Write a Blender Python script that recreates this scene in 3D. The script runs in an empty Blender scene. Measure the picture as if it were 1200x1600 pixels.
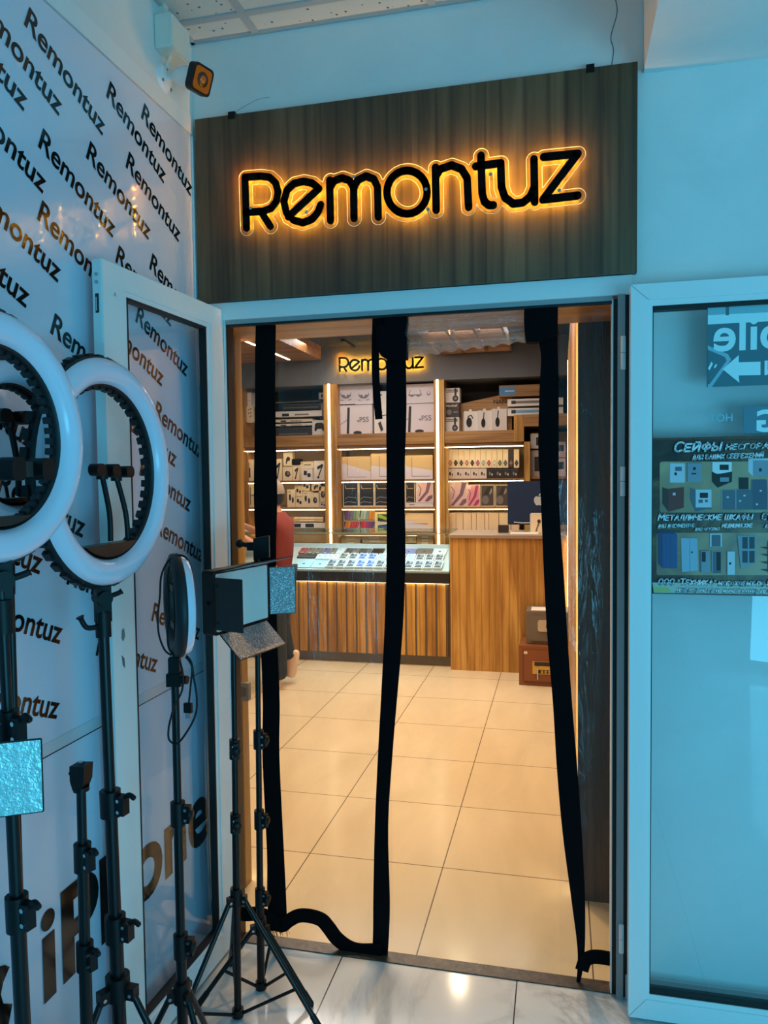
import bpy, bmesh, math, random
from math import sin, cos, pi, radians
from mathutils import Vector, Matrix
from mathutils.geometry import tessellate_polygon
import numpy as np
random.seed(7)
S = bpy.context.scene
COL = S.collection

# ------------------------------------------------------------------ camera
YAW, PITCH, ROLL, FOC = radians(-13.223), radians(-2.6616), radians(.6711), 1173.8
CAM = Vector((0, -2.43784, 1.66667))
_f = Vector((sin(YAW)*cos(PITCH), cos(YAW)*cos(PITCH), sin(PITCH)))
_r = Vector((cos(YAW), -sin(YAW), 0)); _d = _f.cross(_r)
RX = cos(ROLL)*_r + sin(ROLL)*_d
RD = -sin(ROLL)*_r + cos(ROLL)*_d
cd = bpy.data.cameras.new('camera'); cam = bpy.data.objects.new('camera', cd); COL.objects.link(cam)
cd.sensor_fit = 'VERTICAL'; cd.sensor_height = 36.0; cd.lens = FOC/1600*36.0; cd.clip_start = .05
m3 = Matrix((RX, -RD, -_f)).transposed()
cam.matrix_world = Matrix.Translation(CAM) @ m3.to_4x4()
S.camera = cam

def ray(px, py): return RX*((px-600)/FOC) + RD*((py-800)/FOC) + _f
def at(px, py, y):            # photo point measured on the plane Y = y
    d = ray(px, py); return CAM + d*((y-CAM.y)/d.y)
def atx(px, py, x):
    d = ray(px, py); return CAM + d*((x-CAM.x)/d.x)
def atz(px, py, z):
    d = ray(px, py); return CAM + d*((z-CAM.z)/d.z)

# ------------------------------------------------------------------ world, light, exposure
S.view_settings.view_transform = 'Standard'; S.view_settings.look = 'None'
S.view_settings.gamma = 1.0; S.view_settings.exposure = 0.0
try: S.view_settings.use_curve_mapping = False
except Exception: pass
W = bpy.data.worlds.new('daylight'); S.world = W; W.use_nodes = True
bgn = W.node_tree.nodes['Background']; bgn.inputs[0].default_value = (.070, .48, .70, 1); bgn.inputs[1].default_value = .84

def area(name, loc, rot, sx, sy, power, col, spread=180):
    l = bpy.data.lights.new(name, 'AREA'); l.shape = 'RECTANGLE'; l.size = sx; l.size_y = sy
    l.energy = power; l.color = col; l.spread = radians(spread)
    o = bpy.data.objects.new(name, l); o.location = loc; o.rotation_euler = rot; COL.objects.link(o); return o
def spot(name, loc, power, col, ang=95, aim=(0, 0, -1)):
    l = bpy.data.lights.new(name, 'SPOT'); l.energy = power; l.color = col; l.spot_size = radians(ang); l.spot_blend = .7; l.shadow_soft_size = .04
    o = bpy.data.objects.new(name, l); o.location = loc; o.rotation_euler = Vector(aim).to_track_quat('-Z', 'Y').to_euler(); COL.objects.link(o); return o
# the hall's window front, to the right and far behind the photographer
area('window_daylight', (2.7, -3.9, .75), (radians(95), 0, radians(30)), 2.6, 1.3, 73, (.14, .66, 1.0))
# fill light added under the shop ceiling to brighten floor, counter and shelves
area('shop_fill_light', (-1.5, 4.7, 3.02), (0, 0, 0), 2.4, .3, 17, (1, .90, .86))
area('shop_fill_light', (-1.3, 2.2, 3.02), (0, 0, 0), 1.2, 2.6, 50, (1, .66, .32))
area('shop_fill_light', (-1.4, 3.3, 3.02), (0, 0, 0), 2.2, .6, 50, (1, .96, .92))

# ------------------------------------------------------------------ materials
def lin(c): 
    c /= 255.0
    return c/12.92 if c <= .04045 else ((c+.055)/1.055)**2.4
def rgb(r, g, b): return (lin(r), lin(g), lin(b), 1)
MATS = {}
def mat(name, col=(.8, .8, .8, 1), rough=.5, metal=0, emit=None, es=0, coat=0, spec=.5):
    if name in MATS: return MATS[name]
    m = bpy.data.materials.new(name); m.use_nodes = True
    p = m.node_tree.nodes['Principled BSDF']
    p.inputs['Base Color'].default_value = col; p.inputs['Roughness'].default_value = rough; p.inputs['Metallic'].default_value = metal
    p.inputs['Specular IOR Level'].default_value = spec
    if coat: p.inputs['Coat Weight'].default_value = coat; p.inputs['Coat Roughness'].default_value = .05
    if emit: p.inputs['Emission Color'].default_value = emit; p.inputs['Emission Strength'].default_value = es
    MATS[name] = m; return m
class N:
    def __init__(s, m): s.t = m.node_tree; s.p = s.t.nodes.get('Principled BSDF')
    def n(s, k, **kw):
        x = s.t.nodes.new(k)
        for a, b in kw.items():
            if a.startswith('i_'): x.inputs[a[2:].replace('_', ' ')].default_value = b
            else: setattr(x, a, b)
        return x
    def l(s, a, b): s.t.links.new(a, b)
    def math(s, op, a, b=None, c=None):
        x = s.t.nodes.new('ShaderNodeMath'); x.operation = op
        for i, v in enumerate((a, b, c)):
            if v is None: continue
            if isinstance(v, (int, float)): x.inputs[i].default_value = v
            else: s.l(v, x.inputs[i])
        return x.outputs[0]
    def ramp(s, fac, stops):
        x = s.t.nodes.new('ShaderNodeValToRGB'); e = x.color_ramp.elements
        while len(e) < len(stops): e.new(.5)
        for q, (p, c) in zip(e, stops): q.position = p; q.color = c
        s.l(fac, x.inputs[0]); return x.outputs[0]
    def mix(s, fac, a, b):
        x = s.t.nodes.new('ShaderNodeMix'); x.data_type = 'RGBA'
        for i, v in ((0, fac), (6, a), (7, b)):
            if isinstance(v, (int, float, tuple)): x.inputs[i].default_value = v
            else: s.l(v, x.inputs[i])
        return x.outputs[2]
    def noise(s, vec, scale=5, detail=4, rough=.6, dist=0):
        x = s.n('ShaderNodeTexNoise'); x.inputs['Scale'].default_value = scale; x.inputs['Detail'].default_value = detail
        x.inputs['Roughness'].default_value = rough; x.inputs['Distortion'].default_value = dist
        s.l(vec, x.inputs['Vector']); return x.outputs[0]
    def pos(s, sc=(1, 1, 1), off=(0, 0, 0)):
        g = s.n('ShaderNodeNewGeometry'); m = s.n('ShaderNodeMapping'); m.inputs['Scale'].default_value = sc; m.inputs['Location'].default_value = off
        s.l(g.outputs['Position'], m.inputs[0]); return m.outputs[0]
    def obj(s, sc=(1, 1, 1)):
        g = s.n('ShaderNodeTexCoord'); m = s.n('ShaderNodeMapping'); m.inputs['Scale'].default_value = sc
        s.l(g.outputs['Object'], m.inputs[0]); return m.outputs[0]
    def bump(s, h, strength=.2, dist=.01):
        b = s.n('ShaderNodeBump'); b.inputs['Strength'].default_value = strength; b.inputs['Distance'].default_value = dist
        s.l(h, b.inputs['Height']); s.l(b.outputs[0], s.p.inputs['Normal'])

def wood(name, cols, rough=.45, sx=1, plank=.115, horiz=False):
    m = mat(name, rough=rough); k = N(m)
    fine = (26*sx, 26*sx, .9) if not horiz else (.9, 26*sx, 26*sx)
    med = (7*sx, 7*sx, .45) if not horiz else (.45, 7*sx, 7*sx)
    a = k.noise(k.obj(med), 1.4, 3, .5, 1.6); b = k.noise(k.obj(fine), 2.6, 4, .65, .3)
    c = k.math('ADD', k.math('MULTIPLY', a, .68), k.math('MULTIPLY', b, .32))
    # vertical planks of slightly different tone
    sep = k.n('ShaderNodeSeparateXYZ'); k.l(k.obj(), sep.inputs[0])
    ax = sep.outputs['Z'] if horiz else k.math('ADD', sep.outputs['X'], sep.outputs['Y'])
    pl = k.math('FLOOR', k.math('DIVIDE', ax, plank))
    wn = k.n('ShaderNodeTexWhiteNoise', noise_dimensions='1D'); k.l(pl, wn.inputs['W'])
    c = k.math('ADD', c, k.math('MULTIPLY', k.math('SUBTRACT', wn.outputs[0], .5), .16))
    col = k.ramp(c, [(.30, cols[0]), (.46, cols[1]), (.56, cols[2]), (.70, cols[3])])
    # thin dark growth lines
    w = k.n('ShaderNodeTexWave', wave_type='BANDS', bands_direction='X' if not horiz else 'Z'); k.l(k.obj((1, 1, .05) if not horiz else (.05, 1, 1)), w.inputs[0])
    w.inputs['Scale'].default_value = 7.5*sx; w.inputs['Distortion'].default_value = 5.5; w.inputs['Detail'].default_value = 2; w.inputs['Detail Scale'].default_value = .9
    ln = k.ramp(w.outputs['Fac'], [(.0, (1, 1, 1, 1)), (.10, (.25, .25, .25, 1)), (.2, (0, 0, 0, 1))])
    col = k.mix(k.math('MULTIPLY', ln, .55), col, cols[0])
    k.l(col, k.p.inputs['Base Color']); k.bump(b, .08, .002)
    return m

def plaster(name, col, col2):
    m = mat(name, rough=.85); k = N(m)
    a = k.noise(k.pos(), 2.2, 6, .6, .4); b = k.noise(k.pos(), 60, 3)
    k.l(k.ramp(a, [(.35, col), (.7, col2)]), k.p.inputs['Base Color']); k.bump(k.math('ADD', k.math('MULTIPLY', b, .3), a), .12, .006)
    return m
WALL = plaster('white wall paint', rgb(232, 234, 232), rgb(220, 223, 222))
TRIM = plaster('painted ledge', rgb(236, 237, 235), rgb(228, 230, 229))
PVC = mat('white plastic profile', rgb(235, 238, 238), .3)
PVC2 = mat('grey aluminium profile', rgb(150, 158, 160), .4)
GASKET = mat('black rubber gasket', rgb(12, 13, 15), .5)
BLACK = mat('black fabric band', rgb(9, 9, 12), .9, spec=.1)
PLAST = mat('black plastic', rgb(11, 11, 13), .45, spec=.3)
POLE = mat('black painted tube', rgb(10, 11, 13), .34, spec=.35)
STEEL = mat('bright metal', rgb(190, 195, 198), .25, 1)
INK = mat('black vinyl lettering', rgb(14, 13, 13), .10)
SIGNBLK = mat('black acrylic letter', rgb(6, 6, 6), .8, spec=.1)

# glossy printed wall sheet
m = PANEL = mat('glossy white sheet', rgb(216, 222, 238), .16, coat=.5); k = N(m)
a = k.noise(k.pos((.6, .6, .6)), 2.0, 2, .5); k.bump(a, .10, .03)
# ceiling tile
m = CEIL = mat('perforated ceiling tile', rough=.9); k = N(m)
v = k.n('ShaderNodeTexVoronoi', feature='F1'); k.l(k.pos((34, 34, 0)), v.inputs['Vector']); v.inputs['Scale'].default_value = 1; v.inputs['Randomness'].default_value = .8
dots = k.math('LESS_THAN', v.outputs['Distance'], .15)
k.l(k.mix(dots, rgb(206, 210, 206), rgb(96, 102, 104)), k.p.inputs['Base Color'])
# hall floor: polished white marble tile
def lines(k, comp, off, per, wid):
    g = k.n('ShaderNodeNewGeometry'); s_ = k.n('ShaderNodeSeparateXYZ'); k.l(g.outputs['Position'], s_.inputs[0])
    f = k.math('FRACT', k.math('DIVIDE', k.math('SUBTRACT', s_.outputs[comp], off), per))
    return k.math('LESS_THAN', f, wid/per)
m = MARBLE = mat('white marble tile', rough=.10); k = N(m)
vz = k.noise(k.pos((1, .6, 1), (3.1, .4, 0)), 1.5, 8, .62, 1.5)
vein = k.ramp(k.math('ABSOLUTE', k.math('SUBTRACT', vz, .5)), [(.0, (1, 1, 1, 1)), (.012, (.7, .7, .7, 1)), (.045, (.12, .12, .12, 1)), (.09, (0, 0, 0, 1))])
msk = k.ramp(k.noise(k.pos((1, 1, 1), (5, 2, 0)), 1.1, 2), [(.42, (0, 0, 0, 1)), (.60, (1, 1, 1, 1))])
base = k.mix(k.math('MULTIPLY', k.math('MULTIPLY', vein, msk), .5), rgb(222, 222, 222), rgb(120, 118, 118))
grt = k.math('MAXIMUM', lines(k, 0, -.1425, .6, .004), lines(k, 1, -1.12, 1.2, .004))
k.l(k.mix(grt, base, rgb(40, 42, 46)), k.p.inputs['Base Color'])
m = SHOPF = mat('cream porcelain tile', rough=.16, spec=.32); k = N(m)
a = k.noise(k.pos((1, .35, 1)), 3.0, 6, .6, .8)
base = k.ramp(a, [(.3, rgb(208, 192, 160)), (.7, rgb(224, 208, 176))])
grt = k.math('MAXIMUM', lines(k, 0, -.492, .595, .005), lines(k, 1, .66, .605, .005))
k.l(k.mix(grt, base, rgb(112, 98, 82)), k.p.inputs['Base Color'])
m = SILL = mat('brown marble sill', rough=.35); k = N(m)
a = k.noise(k.pos(), 22, 8, .7, 1.5)
k.l(k.ramp(a, [(.32, rgb(38, 31, 27)), (.55, rgb(78, 67, 58)), (.72, rgb(112, 99, 87))]), k.p.inputs['Base Color'])

WSIGN = wood('grey brown oak board', (rgb(50, 38, 28), rgb(80, 65, 45), rgb(95, 79, 55), rgb(113, 95, 69)), .5, .75, .118)
WINT = wood('honey oak panel', (rgb(128, 86, 36), rgb(172, 124, 56), rgb(196, 148, 72), rgb(214, 170, 96)), .4, .7, .16)
WSHADE = wood('oak lining in painted shade', (rgb(34, 26, 20), rgb(58, 45, 34), rgb(72, 57, 43), rgb(86, 70, 54)), .4, .7, .16)  # the signboard's oak with shade put into its colour
WSHELF = wood('oak shelf board', (rgb(118, 82, 42), rgb(150, 108, 58), rgb(166, 124, 72), rgb(182, 142, 88)), .45, .8, .4, True)
WCEIL = wood('oak ceiling board', (rgb(112, 76, 42), rgb(150, 106, 62), rgb(168, 124, 78), rgb(186, 144, 98)), .4, .8, .4, True)
WBACK = mat('pale oak back panel', rgb(206, 178, 132), .6)
GREYW = mat('charcoal wall paint', rgb(104, 108, 114), .85)
DARKC = mat('dark ceiling paint', rgb(60, 62, 64), .9)
DARKB = mat('dark back panel', rgb(46, 48, 50), .8)
LEDW = mat('warm led strip', (1, 1, 1, 1), .5, emit=(1, .82, .52, 1), es=9)
LEDS = mat('warm shelf led strip', (1, 1, 1, 1), .5, emit=(1, .80, .50, 1), es=15)
LEDA = mat('amber led chip', (1, .6, .1, 1), .5, emit=(1, .44, .02, 1), es=140)
LAMP = mat('lamp lens', (1, 1, 1, 1), .5, emit=(1, .88, .68, 1), es=14)
DIFF = mat('white frosted diffuser', rgb(236, 226, 242), .22, coat=.4)
PANELF = mat('pale diffuser sheet', rgb(232, 226, 220), .4)
COUNT = mat('taupe worktop', rgb(150, 132, 116), .4)
PLINTH = mat('grey plinth', rgb(120, 116, 110), .5)
WHITE = mat('white carton', rgb(226, 222, 216), .55)
CREAM = mat('cream carton', rgb(226, 208, 176), .6)
LILAC = mat('pale lilac carton', rgb(214, 208, 216), .55)
DARK = mat('dark print', rgb(40, 40, 44), .5)
GREYP = mat('grey print', rgb(120, 120, 124), .5)
SKIN = mat('skin', rgb(206, 152, 126), .55)
def cm(r, g, b, rough=.5): return mat('paint %d %d %d' % (r, g, b), rgb(r, g, b), rough)

def clear(name, tint=(1, 1, 1, 1), ior=1.45, rough=.03, gain=1.0, bumpy=None):
    m = bpy.data.materials.new(name); m.use_nodes = True; t = m.node_tree; t.nodes.clear(); MATS[name] = m
    k = N(m); out = k.n('ShaderNodeOutputMaterial'); tr = k.n('ShaderNodeBsdfTransparent'); gl = k.n('ShaderNodeBsdfGlossy'); mx = k.n('ShaderNodeMixShader'); fr = k.n('ShaderNodeLayerWeight')
    tr.inputs[0].default_value = tint; gl.inputs['Roughness'].default_value = rough; fr.inputs[0].default_value = .5
    f0 = ((ior-1)/(ior+1))**2; k.l(k.math('MINIMUM', k.math('MULTIPLY_ADD', k.math('POWER', fr.outputs['Facing'], 5.0), (1-f0)*gain, f0*gain), 1.0), mx.inputs[0]); k.l(tr.outputs[0], mx.inputs[1]); k.l(gl.outputs[0], mx.inputs[2]); k.l(mx.outputs[0], out.inputs[0])
    if bumpy:
        sc, st, ds = bumpy
        h = k.noise(k.pos(sc), 1, 5, .6, .8); b = k.n('ShaderNodeBump'); b.inputs['Strength'].default_value = st; b.inputs['Distance'].default_value = ds
        k.l(h, b.inputs['Height']); k.l(b.outputs[0], gl.inputs['Normal']); k.l(b.outputs[0], fr.inputs['Normal'])
    return m
GLASS = clear('clear door glass', (.965, .99, .995, 1), 1.5, .005, 1.0)
CASEG = clear('clear display glass', (.93, .98, .97, 1), 1.45, .01, .8)
FILM = clear('clear plastic film', (.965, .965, .96, 1), 1.48, .07, 1.0, ((12, 12, 1.6), .8, .03))
# crinkled, slightly milky rolled film
m = bpy.data.materials.new('crinkled rolled film'); m.use_nodes = True; t = m.node_tree; t.nodes.clear(); k = N(m)
out = k.n('ShaderNodeOutputMaterial'); tr = k.n('ShaderNodeBsdfTransparent'); gl = k.n('ShaderNodeBsdfGlossy'); tl = k.n('ShaderNodeBsdfTranslucent'); a1 = k.n('ShaderNodeMixShader'); a2 = k.n('ShaderNodeMixShader')
tr.inputs[0].default_value = (.93, .92, .91, 1); gl.inputs[1].default_value = .16; tl.inputs[0].default_value = (.85, .82, .8, 1)
h = k.noise(k.pos((3, 26, 40)), 1, 5, .65, .8); b = k.n('ShaderNodeBump'); b.inputs[0].default_value = 1; b.inputs[1].default_value = .05; k.l(h, b.inputs['Height'])
k.l(b.outputs[0], gl.inputs['Normal'])
a1.inputs[0].default_value = .72; a2.inputs[0].default_value = .40
k.l(tl.outputs[0], a1.inputs[1]); k.l(gl.outputs[0], a1.inputs[2]); k.l(tr.outputs[0], a2.inputs[1]); k.l(a1.outputs[0], a2.inputs[2]); k.l(a2.outputs[0], out.inputs[0])
ROLL_FILM = m
# glittering (speckled foil) barn-door lining
def glitter(name, c0, c1, sc, metal=.6):
    m = mat(name, rough=.35, metal=metal); k = N(m); v = k.n('ShaderNodeTexVoronoi'); k.l(k.obj((sc, sc, sc)), v.inputs['Vector']); v.inputs['Scale'].default_value = 1
    sepc = k.n('ShaderNodeSeparateColor'); k.l(v.outputs['Color'], sepc.inputs[0])
    k.l(k.ramp(sepc.outputs[0], [(.0, c0), (.6, c0), (.95, c1)]), k.p.inputs['Base Color'])
    nz = k.noise(k.obj((sc*.6,)*3), 1, 3); k.bump(nz, .6, .004); return m
GLIT = glitter('silver speckled foil', rgb(136, 138, 142), rgb(226, 226, 226), 420)
GLIT2 = glitter('silver hammered foil', rgb(206, 240, 240), rgb(226, 250, 250), 150, .9)

# ------------------------------------------------------------------ mesh helpers
class MB:
    def __init__(s): s.v = []; s.f = []; s.m = []; s.s = []; s.mats = []
    def mi(s, m):
        if m not in s.mats: s.mats.append(m)
        return s.mats.index(m)
    def add(s, vs, fs, m, smooth=False):
        o = len(s.v); s.v += [Vector(q) for q in vs]; i = s.mi(m)
        for f in fs: s.f.append([o+a for a in f]); s.m.append(i); s.s.append(smooth)
        return s
    def box(s, x0, y0, z0, x1, y1, z1, m):
        x0, x1 = min(x0, x1), max(x0, x1); y0, y1 = min(y0, y1), max(y0, y1); z0, z1 = min(z0, z1), max(z0, z1)
        return s.add([(x0,y0,z0),(x1,y0,z0),(x1,y1,z0),(x0,y1,z0),(x0,y0,z1),(x1,y0,z1),(x1,y1,z1),(x0,y1,z1)],
              [(0,3,2,1),(4,5,6,7),(0,1,5,4),(1,2,6,5),(2,3,7,6),(3,0,4,7)], m)
    def obox(s, c, u, v, w, m):     # oriented box: centre and three half-axis vectors
        c, u, v, w = map(Vector, (c, u, v, w)); p = []
        for d in (-1, 1):
            for a, b in ((-1,-1),(1,-1),(1,1),(-1,1)): p.append(c+u*a+v*b+w*d)
        return s.add(p, [(0,3,2,1),(4,5,6,7),(0,1,5,4),(1,2,6,5),(2,3,7,6),(3,0,4,7)], m)
    def rbox(s, c, u, v, w, m, bev=.2, n=3):   # rounded-corner slab: u,v half axes of the face, w half thickness
        c, u, v, w = map(Vector, (c, u, v, w)); r = bev*min(u.length, v.length); pts = []
        lu, lv = u.length, v.length; un, vn = u.normalized(), v.normalized()
        for cx, cy, a0 in ((1,1,0),(-1,1,90),(-1,-1,180),(1,-1,270)):
            for i in range(n+1):
                a = radians(a0+90*i/n); pts.append(((lu-r)*cx+r*cos(a), (lv-r)*cy+r*sin(a)))
        return s.prism([c+un*a+vn*b for a, b in pts], w, m)
    def prism(s, pts, w, m, smooth=False):      # polygon (3-D, planar) swept +-w
        n = len(pts); w = Vector(w); A = [Vector(p)-w for p in pts]; B = [Vector(p)+w for p in pts]
        t = tessellate_polygon([[Vector(p) for p in pts]])
        s.add(A, [tuple(q) for q in t], m); s.add(B, [tuple(q) for q in t], m)
        return s.add(A+B, [(i, (i+1) % n, n+(i+1) % n, n+i) for i in range(n)], m, smooth)
    def poly(s, pts, m):
        t = tessellate_polygon([[Vector(p) for p in pts]]); return s.add(pts, [tuple(q) for q in t], m)
    def tube(s, pts, r, m, n=10, caps=True):
        pts = [Vector(p) for p in pts]; k = len(pts); R = r if isinstance(r, (list, tuple)) else [r]*k
        ref = None; rings = []
        for i, p in enumerate(pts):
            d = (pts[min(i+1, k-1)]-pts[max(i-1, 0)]).normalized()
            if ref is None: ref = Vector((0, 0, 1)) if abs(d.z) < .9 else Vector((1, 0, 0))
            a = (ref-d*ref.dot(d)).normalized(); b = d.cross(a); ref = a
            rings.append([p+(a*cos(2*pi*j/n)+b*sin(2*pi*j/n))*R[i] for j in range(n)])
        vs = [v for g in rings for v in g]
        s.add(vs, [(i*n+j, i*n+(j+1) % n, (i+1)*n+(j+1) % n, (i+1)*n+j) for i in range(k-1) for j in range(n)], m, True)
        if caps: s.add(rings[0], [tuple(range(n))], m); s.add(rings[-1], [tuple(range(n))], m)
        return s
    def lathe(s, c, ax, prof, m, n=48, up=(0, 0, 1), a0=0, a1=2*pi):   # prof: (radius, height along ax)
        c, ax = Vector(c), Vector(ax).normalized(); u = Vector(up); u = (u-ax*u.dot(ax)).normalized(); w = ax.cross(u)
        full = abs(a1-a0-2*pi) < 1e-6; nn = n if full else n+1; vs = []
        for i in range(nn):
            a = a0+(a1-a0)*i/n
            for r, h in prof: vs.append(c+ax*h+(u*cos(a)+w*sin(a))*r)
        k = len(prof)
        return s.add(vs, [(i*k+j, ((i+1) % nn)*k+j, ((i+1) % nn)*k+j+1, i*k+j+1) for i in range(n) for j in range(k-1)], m, True)
    def sphere(s, c, r, m, n=14, sc=(1, 1, 1)):
        c = Vector(c); vs = []; k = n//2+1
        for i in range(k):
            t = pi*i/(k-1)
            for j in range(n):
                p = 2*pi*j/n; vs.append(c+Vector((r*sin(t)*cos(p)*sc[0], r*sin(t)*sin(p)*sc[1], r*cos(t)*sc[2])))
        return s.add(vs, [(i*n+j, i*n+(j+1) % n, (i+1)*n+(j+1) % n, (i+1)*n+j) for i in range(k-1) for j in range(n)], m, True)
    def build(s, name, parent=None, smooth_all=False):
        off = Vector((0, 0, 0)); q = parent
        while q is not None: off += q.location; q = q.parent
        if parent is None and s.v:
            xs = [v.x for v in s.v]; ys = [v.y for v in s.v]; zs = [v.z for v in s.v]
            off = Vector(((min(xs)+max(xs))/2, (min(ys)+max(ys))/2, min(zs)))
        me = bpy.data.meshes.new(name); me.from_pydata([v-off for v in s.v], [], s.f)
        for m in s.mats: me.materials.append(m)
        me.polygons.foreach_set('material_index', s.m); me.polygons.foreach_set('use_smooth', s.s)
        bm = bmesh.new(); bm.from_mesh(me); bmesh.ops.recalc_face_normals(bm, faces=bm.faces); bm.to_mesh(me); bm.free()
        me.update()
        o = bpy.data.objects.new(name, me); COL.objects.link(o)
        if parent is not None: o.parent = parent
        else: o.location = off
        return o
def tag(o, label, cat, group=None):
    o['label'] = label; o['category'] = cat
    if group: o['group'] = group
    return o
def struct(o): o['kind'] = 'structure'; return o
def thing(name, loc, label, cat, group=None):
    o = bpy.data.objects.new(name, None); o.empty_display_size = .05; o.location = loc; COL.objects.link(o); return tag(o, label, cat, group)
def bez(pts, n=8):              # Catmull-Rom through points
    P = [Vector(p) for p in pts]; out = []
    for i in range(len(P)-1):
        a, b, c, d = P[max(i-1, 0)], P[i], P[i+1], P[min(i+2, len(P)-1)]
        for j in range(n):
            t = j/n; out.append(.5*((2*b)+(c-a)*t+(2*a-5*b+4*c-d)*t*t+(3*b-a-3*c+d)*t**3))
    out.append(P[-1]); return out
_tc = {}
def text2d(body, bold=.012, shear=0):   # filled 2-D glyph mesh, cap height about .7 at size 1
    key = (body, bold, shear)
    if key in _tc: return _tc[key]
    c = bpy.data.curves.new('tmp', 'FONT'); c.body = body; c.size = 1; c.offset = bold; c.shear = shear; c.resolution_u = 5
    o = bpy.data.objects.new('tmp', c); COL.objects.link(o)
    dg = bpy.context.evaluated_depsgraph_get(); me = o.evaluated_get(dg).to_mesh()
    vs = [(v.co.x, v.co.y) for v in me.vertices]; fs = [tuple(p.vertices) for p in me.polygons]
    o.evaluated_get(dg).to_mesh_clear(); bpy.data.objects.remove(o); bpy.data.curves.remove(c)
    _tc[key] = (vs, fs); return vs, fs
def put_text(mb, body, o, u, v, m, width=None, size=None, bold=.012, shear=0, mirror=False):
    vs, fs = text2d(body, bold, shear); x0 = min(a for a, b in vs); x1 = max(a for a, b in vs)
    k = width/(x1-x0) if width else size
    o, u, v = Vector(o), Vector(u).normalized(), Vector(v).normalized()
    if mirror: mb.add([o+u*((x1-a)*k)+v*(b*k) for a, b in vs], fs, m)
    else: mb.add([o+u*((a-x0)*k)+v*(b*k) for a, b in vs], fs, m)
APPLE = [(0,.62),(.12,.66),(.25,.68),(.36,.63),(.42,.57),(.33,.48),(.29,.38),(.32,.27),(.44,.18),(.38,.02),(.28,-.14),(.18,-.2),(.08,-.17),(0,-.15),(-.08,-.17),(-.18,-.2),(-.28,-.14),(-.38,.03),(-.45,.25),(-.44,.45),(-.36,.6),(-.24,.68),(-.1,.66)]
LEAF = [(0,.7),(.02,.82),(.1,.93),(.2,.96),(.19,.84),(.11,.74)]
def apple(mb, o, u, v, h, m):
    o, u, v = Vector(o), Vector(u).normalized(), Vector(v).normalized(); k = h/1.16
    for P in (APPLE, LEAF): mb.poly([o+u*(a*k)+v*((b-.38)*k) for a, b in P], m)
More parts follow.
